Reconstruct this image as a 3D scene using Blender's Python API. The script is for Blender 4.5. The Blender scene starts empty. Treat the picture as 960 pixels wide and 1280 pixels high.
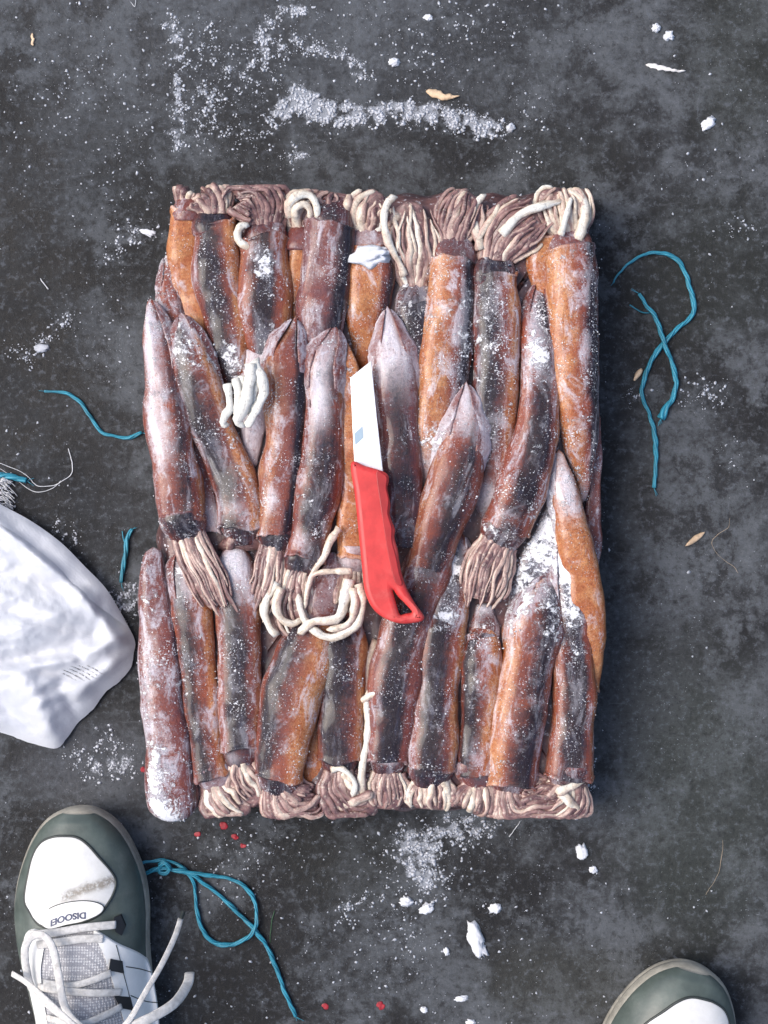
import bpy, bmesh, math, random
import numpy as np
from mathutils import Vector, noise
from math import sin, cos, pi, sqrt, radians, exp, atan2, hypot

scene = bpy.context.scene
# ------------------------------------------------------------------ camera
H = 1.40                 # the phone is held 1.4 m above the floor, looking straight down
S = 0.00065              # metres of floor per photograph pixel
cam_d = bpy.data.cameras.new('camera')
cam = bpy.data.objects.new('camera', cam_d)
scene.collection.objects.link(cam)
cam.location = (0, 0, H)
cam.rotation_euler = (0, 0, 0)
cam_d.sensor_fit = 'VERTICAL'
cam_d.sensor_height = 32.0
cam_d.lens = 32.0 * H / (1280 * S)
cam_d.clip_start = 0.02
cam_d.clip_end = 100
scene.camera = cam
# ------------------------------------------------------------------ world, sun, exposure
SUN_EL, SUN_AZ = radians(52), radians(-82)          # azimuth from +Y, negative = towards -X (picture left)
w = bpy.data.worlds.new('World'); scene.world = w
w.use_nodes = True
nt = w.node_tree; nt.nodes.clear()
sky = nt.nodes.new('ShaderNodeTexSky'); sky.sky_type = 'NISHITA'
sky.sun_disc = False
sky.sun_elevation = SUN_EL
sky.sun_rotation = SUN_AZ
sky.air_density = 0.8
sky.dust_density = 3.5
sky.ozone_density = 0.6
bg = nt.nodes.new('ShaderNodeBackground'); bg.inputs['Strength'].default_value = 0.12
wo = nt.nodes.new('ShaderNodeOutputWorld')
nt.links.new(sky.outputs[0], bg.inputs[0]); nt.links.new(bg.outputs[0], wo.inputs[0])
sl = bpy.data.lights.new('sun', 'SUN'); sl.energy = 1.2; sl.angle = radians(44); sl.color = (1.0, 0.97, 0.93)
sun = bpy.data.objects.new('sun', sl); scene.collection.objects.link(sun)
sd = Vector((sin(SUN_AZ) * cos(SUN_EL), cos(SUN_AZ) * cos(SUN_EL), sin(SUN_EL)))
sun.rotation_euler = sd.to_track_quat('Z', 'Y').to_euler()
sun.location = sd * 3
scene.view_settings.view_transform = 'Standard'
scene.view_settings.look = 'None'
scene.view_settings.gamma = 1.0
scene.view_settings.exposure = 1.02
scene.cycles.max_bounces = 8

# ------------------------------------------------------------------ helpers
RND = random.Random(11)
C = scene.collection


def P(px, py, z=0.0):
    f = S * (H - z) / H
    return Vector(((px - 480) * f, (640 - py) * f, z))


def lerp(a, b, t): return a + (b - a) * t


def sstep(a, b, x):
    if a == b: return 1.0 if x >= a else 0.0
    t = min(1.0, max(0.0, (x - a) / (b - a)))
    return t * t * (3 - 2 * t)


def catmull(pts, n, closed=False):
    """resample a polyline of tuples (any dimension) to n points, evenly by length of the first two axes"""
    pts = [tuple(p) for p in pts]
    m = len(pts); dim = len(pts[0]); dense = []
    segs = m if closed else m - 1
    for i in range(segs):
        if closed: p0, p1, p2, p3 = pts[(i - 1) % m], pts[i], pts[(i + 1) % m], pts[(i + 2) % m]
        else: p0, p1, p2, p3 = pts[max(i - 1, 0)], pts[i], pts[i + 1], pts[min(i + 2, m - 1)]
        for j in range(16):
            t = j / 16
            dense.append(tuple(0.5 * ((2 * p1[k]) + (-p0[k] + p2[k]) * t + (2 * p0[k] - 5 * p1[k] + 4 * p2[k] - p3[k]) * t * t
                                      + (-p0[k] + 3 * p1[k] - 3 * p2[k] + p3[k]) * t ** 3) for k in range(dim)))
    dense.append(pts[0] if closed else pts[-1])
    L = [0.0]
    for a, b in zip(dense, dense[1:]):
        L.append(L[-1] + sqrt(sum((a[k] - b[k]) ** 2 for k in range(min(dim, 3)))))
    out = []; j = 0; tot = L[-1]
    cnt = n if closed else n - 1
    for i in range(n):
        d = tot * i / cnt
        while j < len(L) - 2 and L[j + 1] < d: j += 1
        t = (d - L[j]) / max(1e-12, L[j + 1] - L[j])
        out.append(tuple(lerp(dense[j][k], dense[j + 1][k], t) for k in range(dim)))
    return out


def tag(o, label=None, cat=None, group=None, kind=None):
    if label: o['label'] = label
    if cat: o['category'] = cat
    if group: o['group'] = group
    if kind: o['kind'] = kind
    return o


def empty(name, loc, label, cat, group=None):
    o = bpy.data.objects.new(name, None)
    o.empty_display_size = 0.02
    o.location = loc
    C.objects.link(o)
    return tag(o, label, cat, group)


def worldloc(o):
    v = Vector((0, 0, 0))
    while o is not None:
        v += o.location; o = o.parent
    return v


def mesh_obj(name, verts, faces, mat, parent=None, attrs=None, smooth=True, origin=None, fix=True):
    """one mesh object from world-space verts; local origin = parent's, or `origin`"""
    if parent is not None:
        off = worldloc(parent)
        oloc = Vector((0, 0, 0))
        base = off
    else:
        base = Vector(origin) if origin is not None else Vector((0, 0, 0))
        oloc = base
    me = bpy.data.meshes.new(name)
    V = np.array([tuple(v) for v in verts], dtype=np.float64) - np.array(base)
    me.from_pydata(V.tolist(), [], faces)
    if fix:
        bm = bmesh.new(); bm.from_mesh(me)
        bmesh.ops.recalc_face_normals(bm, faces=bm.faces)
        bm.to_mesh(me); bm.free()
    if smooth:
        me.polygons.foreach_set('use_smooth', [True] * len(me.polygons))
    if attrs:
        for k, vals in attrs.items():
            if len(vals) and hasattr(vals[0], '__len__'):
                a = me.attributes.new(k, 'FLOAT_VECTOR', 'POINT')
                a.data.foreach_set('vector', np.array(vals, dtype=np.float32).ravel())
            else:
                a = me.attributes.new(k, 'FLOAT', 'POINT')
                a.data.foreach_set('value', np.array(vals, dtype=np.float32))
    if mat is not None:
        for m in (mat if isinstance(mat, (list, tuple)) else [mat]): me.materials.append(m)
    me.update()
    o = bpy.data.objects.new(name, me)
    C.objects.link(o)
    o.location = oloc
    if parent is not None: o.parent = parent
    return o


def grid_faces(rows, cols, closed_c=True, cap0=False, cap1=False):
    f = []
    for i in range(rows - 1):
        for j in range(cols if closed_c else cols - 1):
            j2 = (j + 1) % cols
            f.append((i * cols + j, i * cols + j2, (i + 1) * cols + j2, (i + 1) * cols + j))
    if cap0: f.append(tuple(range(cols - 1, -1, -1)))
    if cap1: f.append(tuple((rows - 1) * cols + j for j in range(cols)))
    return f


# ------------------------------------------------------------------ material helpers
class M:
    def __init__(s, name):
        s.m = bpy.data.materials.new(name); s.m.use_nodes = True
        s.t = s.m.node_tree; s.t.nodes.clear()
        s.out = s.n('ShaderNodeOutputMaterial')
        s.b = s.n('ShaderNodeBsdfPrincipled')
        s.l(s.b.outputs[0], s.out.inputs[0])

    def n(s, t, **kw):
        x = s.t.nodes.new(t)
        for k, v in kw.items(): setattr(x, k, v)
        return x

    def l(s, a, b): s.t.links.new(a, b)

    def put(s, sock, v):
        if hasattr(v, 'is_linked') or isinstance(v, bpy.types.NodeSocket): s.l(v, sock)
        else:
            if isinstance(v, (tuple, list)) and len(v) == 3 and sock.type == 'RGBA': v = (*v, 1)
            sock.default_value = v

    def attr(s, name, vec=False):
        a = s.n('ShaderNodeAttribute'); a.attribute_name = name
        return a.outputs['Vector'] if vec else a.outputs['Fac']

    def pos(s):
        g = s.n('ShaderNodeNewGeometry'); return g.outputs['Position']

    def obj(s):
        return s.n('ShaderNodeTexCoord').outputs['Object']

    def map(s, v, scale=(1, 1, 1), loc=(0, 0, 0)):
        x = s.n('ShaderNodeMapping'); s.l(v, x.inputs[0])
        x.inputs['Scale'].default_value = scale; x.inputs['Location'].default_value = loc
        return x.outputs[0]

    def noise(s, v, scale, detail=3, rough=0.55, dist=0.0):
        x = s.n('ShaderNodeTexNoise'); s.l(v, x.inputs['Vector'])
        x.inputs['Scale'].default_value = scale; x.inputs['Detail'].default_value = detail
        x.inputs['Roughness'].default_value = rough; x.inputs['Distortion'].default_value = dist
        return x.outputs['Fac']

    def voro(s, v, scale, out='Distance', rand=1.0, feature='F1'):
        x = s.n('ShaderNodeTexVoronoi'); s.l(v, x.inputs['Vector']); x.feature = feature
        x.inputs['Scale'].default_value = scale; x.inputs['Randomness'].default_value = rand
        return x.outputs[out]

    def math(s, op, a, b=0.0, c=None, clamp=False):
        x = s.n('ShaderNodeMath', operation=op); x.use_clamp = clamp
        s.put(x.inputs[0], a); s.put(x.inputs[1], b)
        if c is not None: s.put(x.inputs[2], c)
        return x.outputs[0]

    def ss(s, v, a, b, lo=0.0, hi=1.0):
        x = s.n('ShaderNodeMapRange', interpolation_type='SMOOTHSTEP'); s.put(x.inputs[0], v)
        s.put(x.inputs[1], a); s.put(x.inputs[2], b); s.put(x.inputs[3], lo); s.put(x.inputs[4], hi)
        return x.outputs[0]

    def mix(s, f, a, b):
        x = s.n('ShaderNodeMix', data_type='RGBA')
        s.put(x.inputs[0], f); s.put(x.inputs[6], a); s.put(x.inputs[7], b)
        return x.outputs[2]

    def bump(s, h, strength=0.5, dist=0.001, nrm=None):
        x = s.n('ShaderNodeBump'); x.inputs['Strength'].default_value = strength; x.inputs['Distance'].default_value = dist
        s.l(h, x.inputs['Height'])
        if nrm is not None: s.l(nrm, x.inputs['Normal'])
        s.l(x.outputs[0], s.b.inputs['Normal'])
        return x.outputs[0]

    def set(s, **kw):
        for k, v in kw.items(): s.put(s.b.inputs[k.replace('_', ' ')], v)
        return s


def simple(name, col, rough=0.5, var=0.25, scale=60, metallic=0.0, bump=0.2, bdist=0.0006, dirt=None, dirt_amt=0.5):
    m = M(name); p = m.obj()
    n1 = m.noise(p, scale, 4, 0.6)
    dark = tuple(c * (1 - var) for c in col); lite = tuple(min(1, c * (1 + var)) for c in col)
    c = m.mix(m.ss(n1, 0.3, 0.7), dark, lite)
    if dirt is not None:
        n2 = m.noise(p, scale * 0.45, 6, 0.7)
        c = m.mix(m.math('MULTIPLY', m.ss(n2, 0.5, 0.72), dirt_amt), c, dirt)
    m.set(Base_Color=c, Roughness=m.ss(n1, 0.2, 0.8, rough - 0.08, rough + 0.1), Metallic=metallic)
    m.bump(m.noise(p, scale * 6, 3), bump, bdist)
    return m.m


def PB(px, py):      # floor position of a photograph pixel as tuple
    v = P(px, py); return (v.x, v.y)


# ------------------------------------------------------------------ floor
def floor_material():
    m = M('wet_dark_concrete'); p = m.pos()
    warp = m.n('ShaderNodeTexNoise'); m.l(p, warp.inputs['Vector']); warp.inputs['Scale'].default_value = 9; warp.inputs['Detail'].default_value = 4
    vm = m.n('ShaderNodeVectorMath', operation='SCALE'); m.l(warp.outputs['Color'], vm.inputs[0]); vm.inputs['Scale'].default_value = 0.03
    va = m.n('ShaderNodeVectorMath', operation='ADD'); m.l(p, va.inputs[0]); m.l(vm.outputs[0], va.inputs[1])
    q = va.outputs[0]
    big = m.noise(q, 6.0, 7, 0.68)
    mid = m.noise(q, 27, 10, 0.76)
    fine = m.noise(p, 170, 7, 0.76)
    vfine = m.noise(p, 700, 3, 0.7)
    c = m.mix(m.ss(big, 0.40, 0.60), (0.011, 0.011, 0.0115), (0.068, 0.074, 0.081))
    c = m.mix(m.math('MULTIPLY', m.ss(mid, 0.49, 0.61), 0.70), c, (0.094, 0.102, 0.111))
    c = m.mix(m.math('MULTIPLY', m.ss(mid, 0.50, 0.41), 0.80), c, (0.011, 0.011, 0.012))
    # ragged zones: grimy oil-dark and greenish stains, plus the block's shade painted in
    sep = m.n('ShaderNodeSeparateXYZ'); m.l(q, sep.inputs[0])

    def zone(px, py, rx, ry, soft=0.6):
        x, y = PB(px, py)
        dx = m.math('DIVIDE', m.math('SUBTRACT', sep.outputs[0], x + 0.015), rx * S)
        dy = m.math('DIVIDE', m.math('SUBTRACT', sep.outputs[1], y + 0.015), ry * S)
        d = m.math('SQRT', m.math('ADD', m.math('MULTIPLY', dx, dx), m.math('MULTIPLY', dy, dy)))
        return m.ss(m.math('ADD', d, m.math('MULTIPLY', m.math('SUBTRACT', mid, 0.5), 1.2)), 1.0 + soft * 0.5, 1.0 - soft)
    for (px, py, rx, ry, amt, col) in (
            (10, 420, 130, 210, 0.80, (0.012, 0.011, 0.010)), (60, 640, 150, 90, 0.75, (0.008, 0.008, 0.009)),
            (110, 190, 120, 90, 0.50, (0.018, 0.019, 0.020)),
            (775, 560, 60, 330, 0.40, (0.010, 0.010, 0.010)), (890, 340, 110, 110, 0.55, (0.020, 0.023, 0.020)),  # first zone paints the block's shade along its right side
            (820, 870, 100, 120, 0.55, (0.016, 0.017, 0.017)), (870, 1090, 45, 90, 0.78, (0.010, 0.010, 0.010)),
            (440, 1080, 90, 60, 0.55, (0.015, 0.016, 0.014)), (250, 1230, 130, 90, 0.55, (0.014, 0.014, 0.014)),
            (930, 60, 90, 140, 0.45, (0.028, 0.032, 0.026)), (700, 190, 90, 40, 0.35, (0.025, 0.027, 0.026)),
            (880, 1010, 120, 200, 0.35, (0.055, 0.066, 0.058)), (700, 1230, 110, 60, 0.40, (0.050, 0.052, 0.044)),
            (420, 40, 260, 120, 0.30, (0.080, 0.088, 0.100)), (120, 960, 90, 60, 0.5, (0.085, 0.092, 0.105))):
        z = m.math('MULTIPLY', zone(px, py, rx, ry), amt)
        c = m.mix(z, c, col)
    # pale mineral speckle and scuffs
    c = m.mix(m.math('MULTIPLY', m.ss(fine, 0.52, 0.64), 0.42), c, (0.125, 0.138, 0.160))
    c = m.mix(m.math('MULTIPLY', m.ss(fine, 0.48, 0.38), 0.50), c, (0.010, 0.010, 0.011))
    sc = m.noise(m.map(q, (18, 160, 1)), 1.0, 5, 0.7)
    c = m.mix(m.math('MULTIPLY', m.ss(sc, 0.60, 0.78), 0.35), c, (0.15, 0.16, 0.175))
    # fine frozen slush dust
    dust = m.math('MULTIPLY', m.ss(m.noise(p, 420, 4, 0.75), 0.62, 0.70), m.ss(m.noise(q, 11, 4, 0.6), 0.45, 0.68))
    c = m.mix(m.math('MULTIPLY', dust, 0.75), c, (0.42, 0.45, 0.50))
    sl_ = m.attr('slush')
    slm = m.ss(m.math('ADD', sl_, m.math('ADD', m.math('MULTIPLY', m.math('SUBTRACT', m.noise(p, 230, 7, 0.80), 0.5), 2.6), m.math('MULTIPLY', m.math('SUBTRACT', mid, 0.5), 0.8))), 0.28, 0.62)
    slm = m.math('MULTIPLY', slm, m.ss(sl_, 0.03, 0.18))
    c = m.mix(m.math('MULTIPLY', slm, 0.58), c, (0.40, 0.425, 0.475))
    rough = m.ss(mid, 0.38, 0.62, 0.42, 0.75)
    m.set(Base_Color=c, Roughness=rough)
    m.b.inputs['Specular IOR Level'].default_value = 0.20
    h = m.math('ADD', m.math('MULTIPLY', mid, 1.2), m.math('ADD', m.math('MULTIPLY', fine, 0.5), m.math('MULTIPLY', vfine, 0.25)))
    m.bump(h, 0.6, 0.002)
    return m.m


GX0, GX1, GY0, GY1, GS = -60, 1020, -60, 1341, 3
gnx, gny = (GX1 - GX0) // GS + 1, (GY1 - GY0) // GS + 1
gv = [P(GX0 + i * GS, GY0 + j * GS) for j in range(gny) for i in range(gnx)]
gf = [(j * gnx + i, (j + 1) * gnx + i, (j + 1) * gnx + i + 1, j * gnx + i + 1) for j in range(gny - 1) for i in range(gnx - 1)]
n0 = len(gv)
gv += [Vector((-15, 15, 0)), Vector((15, 15, 0)), Vector((15, -15, 0)), Vector((-15, -15, 0))]
c0_, c1_, c2_, c3_ = 0, gnx - 1, gny * gnx - 1, (gny - 1) * gnx
gf += [(n0, c0_, c1_, n0 + 1), (n0 + 1, c1_, c2_, n0 + 2), (n0 + 2, c2_, c3_, n0 + 3), (n0 + 3, c3_, c0_, n0)]
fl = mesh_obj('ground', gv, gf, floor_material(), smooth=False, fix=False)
tag(fl, 'dark wet concrete floor strewn with ice crumbs', kind='structure')


# ------------------------------------------------------------------ squid materials
def skin_material():
    m = M('squid_skin'); p = m.pos(); fl_ = m.attr('flow', True)
    stripe, orange, frost, pale, tone = (m.attr(k) for k in ('stripe', 'orange', 'frost', 'pale', 'tone'))
    streak = m.noise(m.map(fl_, (120, 14, 1)), 1.0, 6, 0.70, 0.3)
    streak2 = m.noise(m.map(fl_, (420, 60, 1), (3, 1, 7)), 1.0, 4, 0.75)
    blot = m.noise(fl_, 60, 6, 0.70)
    grain = m.noise(p, 420, 5, 0.78)
    fine = m.noise(p, 1100, 3, 0.7)
    c_ = lambda x, k: m.math('MULTIPLY', m.math('SUBTRACT', x, 0.5), k)
    t2 = m.math('ADD', tone, m.math('ADD', c_(blot, 1.8), c_(grain, 1.4)), clamp=True)
    c = m.mix(t2, (0.250, 0.058, 0.026), (0.125, 0.040, 0.044))
    c = m.mix(m.math('MULTIPLY', m.ss(m.math('ADD', streak, c_(grain, 0.5)), 0.50, 0.76), 0.62), c, (0.47, 0.27, 0.22))
    og = m.math('ADD', orange, m.math('ADD', c_(streak, 1.1), c_(blot, 0.9)), clamp=True)
    ocol = m.mix(m.ss(m.math('ADD', blot, c_(grain, 0.8)), 0.33, 0.72), (0.38, 0.115, 0.032), (0.60, 0.29, 0.115))
    c = m.mix(m.math('MULTIPLY', m.math('MULTIPLY', m.ss(og, 0.10, 1.0), 0.76), m.ss(orange, 0.0, 0.5)), c, ocol)
    pl = m.math('MULTIPLY', pale, m.ss(m.math('ADD', pale, m.math('ADD', c_(blot, 1.9), c_(grain, 0.9))), 0.20, 0.85))
    pcol = m.mix(m.ss(streak, 0.38, 0.68), (0.46, 0.38, 0.40), (0.74, 0.70, 0.74))
    c = m.mix(pl, c, pcol)
    st = m.math('ADD', stripe, m.math('ADD', c_(streak, 1.1), m.math('ADD', c_(blot, 1.0), c_(grain, 0.7))))
    stm = m.math('MULTIPLY', m.ss(st, 0.0, 0.90), m.ss(stripe, 0.0, 0.30))
    scol = m.mix(m.ss(streak2, 0.45, 0.78), (0.0035, 0.0045, 0.009), (0.026, 0.034, 0.060))
    c = m.mix(m.math('MULTIPLY', stm, 0.95), c, scol)
    # chromatophore freckles and grain
    ch = m.voro(p, 800); chm = m.math('MULTIPLY', m.ss(ch, 0.45, 0.20), m.ss(grain, 0.40, 0.62))
    inv = m.math('SUBTRACT', 1.0, m.math('MULTIPLY', pl, 0.8), clamp=True)
    c = m.mix(m.math('MULTIPLY', m.math('MULTIPLY', chm, inv), 0.55), c, (0.045, 0.014, 0.014))
    c = m.mix(m.math('MULTIPLY', m.math('MULTIPLY', m.ss(grain, 0.50, 0.28), inv), 0.40), c, (0.022, 0.010, 0.011))
    # milky glaze of ice, streaky along the body
    gl = m.math('ADD', m.math('MULTIPLY', m.noise(m.map(fl_, (95, 34, 1), (9, 4, 2)), 1.0, 6, 0.72, 0.8), 0.8), m.math('MULTIPLY', grain, 0.25))
    c = m.mix(m.math('MULTIPLY', m.ss(m.math('ADD', gl, m.math('MULTIPLY', frost, 0.30)), 0.545, 0.70), m.math('SUBTRACT', 0.62, m.math('MULTIPLY', stm, 0.40))), c, (0.62, 0.62, 0.69))
    # frost: crisp flakes in patches, fine uneven sprinkling elsewhere
    fn = m.math('ADD', m.math('MULTIPLY', m.noise(p, 190, 6, 0.78, 0.5), 0.75), m.math('MULTIPLY', m.noise(p, 48, 3), 0.45))
    fm = m.ss(m.math('ADD', fn, m.math('MULTIPLY', frost, 0.42)), 0.75, 0.82)
    sp = m.noise(p, 640, 2, 0.8)
    spm = m.ss(m.math('ADD', sp, m.math('ADD', m.math('MULTIPLY', frost, 0.20), m.math('MULTIPLY', m.noise(p, 40, 3), 0.42))), 0.87, 0.915)
    fm = m.math('MAXIMUM', fm, spm)
    c = m.mix(m.math('MULTIPLY', fm, 0.94), c, (0.84, 0.84, 0.86))
    m.set(Base_Color=c, Roughness=m.math('ADD', m.ss(grain, 0.3, 0.7, 0.24, 0.46), m.math('MULTIPLY', fm, 0.4)))
    m.b.inputs['Coat Weight'].default_value = 0.45
    m.b.inputs['Coat Roughness'].default_value = 0.10
    m.b.inputs['Specular IOR Level'].default_value = 0.22
    h = m.math('ADD', m.math('MULTIPLY', streak2, 0.45), m.math('ADD', m.math('MULTIPLY', fm, 0.9), m.math('MULTIPLY', grain, 0.9)))
    m.bump(m.math('ADD', m.math('ADD', h, m.math('MULTIPLY', fine, 0.2)), m.math('MULTIPLY', blot, 1.1)), 0.8, 0.0011)
    return m.m


def arm_material():
    m = M('squid_arm_flesh'); p = m.pos(); fl_ = m.attr('flow', True)
    under = m.attr('under'); pale = m.attr('pale'); frost = m.attr('frost')
    streak = m.noise(m.map(fl_, (500, 40, 1)), 1.0, 4, 0.65)
    blot = m.noise(p, 110, 4, 0.65)
    u = m.math('ADD', under, m.math('ADD', m.math('MULTIPLY', m.math('SUBTRACT', streak, 0.5), 0.7), m.math('SUBTRACT', m.math('MULTIPLY', pale, 1.15), 0.55)))
    dark = m.mix(m.ss(blot, 0.35, 0.65), (0.105, 0.052, 0.055), (0.27, 0.150, 0.135))
    mid = m.mix(m.ss(streak, 0.35, 0.65), (0.36, 0.225, 0.19), (0.50, 0.36, 0.30))
    lite = m.mix(m.ss(blot, 0.35, 0.65), (0.52, 0.42, 0.32), (0.72, 0.65, 0.54))
    c = m.mix(m.ss(u, 0.15, 0.6), dark, mid)
    c = m.mix(m.ss(u, 0.6, 1.1), c, lite)
    c = m.mix(m.ss(u, 1.25, 1.6), c, (0.70, 0.69, 0.63))
    gr = m.noise(p, 420, 5, 0.78)
    c = m.mix(m.math('MULTIPLY', m.ss(gr, 0.52, 0.28), 0.55), c, (0.05, 0.022, 0.022))
    su = m.voro(m.map(fl_, (260, 330, 1)), 1.0)
    c = m.mix(m.math('MULTIPLY', m.ss(su, 0.35, 0.15), 0.35), c, (0.62, 0.55, 0.45))
    fn = m.math('ADD', m.math('MULTIPLY', m.noise(p, 260, 5, 0.72), 0.75), m.math('MULTIPLY', m.noise(p, 60, 3), 0.4))
    fm = m.ss(m.math('ADD', fn, m.math('MULTIPLY', frost, 0.3)), 0.78, 0.84)
    c = m.mix(m.math('MULTIPLY', fm, 0.85), c, (0.80, 0.80, 0.82))
    m.set(Base_Color=c, Roughness=m.ss(blot, 0.3, 0.7, 0.25, 0.45))
    m.b.inputs['Coat Weight'].default_value = 0.25
    m.b.inputs['Coat Roughness'].default_value = 0.2
    m.bump(m.math('ADD', m.math('MULTIPLY', streak, 0.7), m.math('MULTIPLY', m.ss(su, 0.1, 0.5), 0.5)), 0.6, 0.0007)
    return m.m


MAT_SKIN = skin_material()
MAT_ARM = arm_material()
MAT_IRIS = simple('squid_eye_silver', (0.30, 0.35, 0.42), 0.18, 0.4, 300, 0.2)
MAT_PUPIL = simple('squid_eye_pupil', (0.008, 0.009, 0.014), 0.12, 0.2, 200)

# bounds of the block's mould, in photograph pixels at the top layer
BX0, BX1, BY0, BY1 = 190, 741, 233, 1021


def edge_drop(px, py, wpx=16, depth=0.014):
    """the top layer rounds off at the block's outer rim"""
    d = min(px - BX0 + 4, BX1 - px + 4, py - BY0 + 2, BY1 - py + 2)
    t = max(0.0, min(1.0, 1 - d / wpx))
    return depth * t * t


class Squid:
    pass


SEED = [0]
CRYST = []


def tube_attrs():
    return {k: [] for k in ('stripe', 'orange', 'frost', 'pale', 'tone', 'flow')}


def body_ring(vs, at, q, frame, hw, hz, nA, par, v, seed, sup=0.72, jig=None, amp=1.0, inside=0.0):
    s, up = frame
    for j in range(nA):
        th = 2 * pi * j / nA
        sx, cz = sin(th), cos(th)
        ex = math.copysign(abs(sx) ** sup, sx); ez = math.copysign(abs(cz) ** sup, cz)
        pos = q + s * (ex * hw) + up * (ez * hz)
        nrm = (s * sx + up * cz)
        d = noise.noise(pos * 22 + Vector((seed, 0, 0))) * 0.0042 + noise.noise(pos * 45 + Vector((seed, 0, 4))) * 0.0014 + noise.noise(pos * 85 + Vector((0, seed, 0))) * 0.0007 + noise.noise(pos * 240 + Vector((0, seed, 0))) * 0.0003
        pos = pos + nrm * (d * amp * min(1.0, hw / 0.008))
        if jig: pos = pos + jig(j, th)
        vs.append(pos)
        a = (th + pi) % (2 * pi) - pi            # -pi..pi, + to picture right
        ar = a - par['roll']
        st = exp(-(ar / (par['sw'] * 1.12)) ** 2) * par['sa']
        vv = v
        st *= sstep(0.0, 0.10, vv)
        oR = sstep(par['sw'] * 0.7, par['sw'] * 0.7 + 0.75, ar) * par['oR']
        oL = sstep(par['sw'] * 0.7, par['sw'] * 0.7 + 0.75, -ar) * par['oL']
        fr = par['f']
        for (fv, fa, rv, ra, am) in par['fp']:
            fr += am * exp(-((vv - fv) / rv) ** 2 - ((a - fa) / ra) ** 2)
        pl = par['pale']
        for (fv, fa, rv, ra, am) in par['pp']:
            pl += am * exp(-((vv - fv) / rv) ** 2 - ((a - fa) / ra) ** 2)
        at['stripe'].append(st * (1 - 0.85 * min(1, max(0, pl))) * (1 - inside)); at['orange'].append(max(oR, oL)); at['frost'].append(fr)
        at['pale'].append(pl); at['tone'].append(par['tone'])
        at['flow'].append((a * max(hw, 0.006) + seed * 0.7, v * par['L'] + seed * 1.3, seed * 0.37))


def make_squid(label, pts, z, roll=0.0, sw=0.45, sa=1.0, oL=0.0, oR=0.0, tone=0.4, pale=0.0, f=0.0, fp=(), pp=(),
               flat=0.74, head=None, arms=None, fin=None, extra_arms=(), rim=True):
    """pts: (px, py, half width px) from fin tip to mantle opening; z: (tip, middle, opening) heights of the axis"""
    SEED[0] += 1; seed = SEED[0] * 1.618
    rr = random.Random(SEED[0] * 77)
    n = 58; nA = 40
    rs = catmull([(a, b, c) for a, b, c in pts], n)
    zf = lambda v: (1 - v) * (1 - 2 * v) * z[0] + 4 * v * (1 - v) * z[1] + v * (2 * v - 1) * z[2]
    cen = []; hw = []
    for i, (a, b, c) in enumerate(rs):
        v = i / (n - 1)
        a += 2.2 * noise.noise(Vector((v * 4.0, seed, 1.5))) * min(1, c / 15); c *= 1.09 + 0.11 * noise.noise(Vector((v * 5, seed, 7)))
        zz = zf(v) - 0.6 * edge_drop(a, b, 10, 0.006)
        cen.append(P(a, b, zz)); hw.append(max(0.6, c) * S * (H - zz) / H)
    L = sum((cen[i + 1] - cen[i]).length for i in range(n - 1))
    par = dict(roll=roll, sw=sw, sa=sa, oL=oL, oR=oR, tone=tone, pale=pale, f=f, fp=fp, pp=pp, L=L)
    mid = rs[n // 2]
    base = P(mid[0], mid[1], 0.0); base.z = zf(0.5) - hw[n // 2] * flat
    root = empty('squid', base, label, 'squid', 'squid frozen together in the block')
    vs = []; at = tube_attrs(); frames = []
    for i in range(n):
        t = (cen[min(i + 1, n - 1)] - cen[max(i - 1, 0)]).normalized()
        s = Vector((-t.y, t.x, 0)).normalized()
        if s.x < 0: s = -s
        up = s.cross(t).normalized()
        if up.z < 0: up = -up
        frames.append((t, s, up))
        v = i / (n - 1)
        round_tip = min(1.0, sqrt(max(0.0, v) / 0.02 + 0.02)) * (0.80 + 0.20 * sstep(0.0, 0.14, v))
        body_ring(vs, at, cen[i], (s, up), hw[i] * round_tip, hw[i] * flat * round_tip, nA, par, v, seed)
    rows = n
    if rim:      # the free edge of the mantle: flared lip, thickness, then back inside
        t, s, up = frames[-1]
        jag = [rr.uniform(-1, 1) for _ in range(nA)]
        jag = [(jag[j - 1] + jag[j] * 2 + jag[(j + 1) % nA]) / 4 for j in range(nA)]
        jj = lambda j, th: t * (0.0022 * jag[j] + 0.0016 * cos(th * 2 + seed))
        for dv, k in ((0.0020, 1.05), (0.0034, 1.035), (0.0034, 0.92), (-0.004, 0.86), (-0.012, 0.80)):
            body_ring(vs, at, cen[-1] + t * dv, (s, up), hw[-1] * k, hw[-1] * flat * k, nA, par, 1.0, seed, jig=jj, inside=0.7 if k < 1 else 0)
            rows += 1
        for key, val in (('pale', 0.45),):
            for q in range(3 * nA): at[key][-(q + 2 * nA) - 1] = max(val, at[key][-(q + 2 * nA) - 1])
    for q in range(0, n * nA):
        if cos(2 * pi * (q % nA) / nA) > 0.30 and rr.random() < (0.03 + 0.6 * max(0, at['frost'][q])) * 1.6 * sstep(-0.15, 0.35, noise.noise(vs[q] * 28)):
            CRYST.append((vs[q] + Vector((rr.uniform(-1, 1), rr.uniform(-1, 1), 0)) * 0.002, rr.uniform(0.00025, 0.00075) * (1 + max(0, at['frost'][q]) * rr.random())))
    mesh_obj('mantle', vs, grid_faces(rows, nA, True, True, True), MAT_SKIN, root, at)
    if fin:
        for sgn in fin.get('s', (-1, 1)):
            build_fin(root, cen, hw, frames, flat, n, sgn, fin.get('v', 0.36), fin.get('w', 7), fin.get('p', 0.6), fin.get('f', 0.12), seed, par)
    if head is not None: build_head(root, rs, cen, hw, frames, par, seed, rr, head, arms, flat)
    for ex in extra_arms: arm_from_px(root, ex, rr)
    return root


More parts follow.
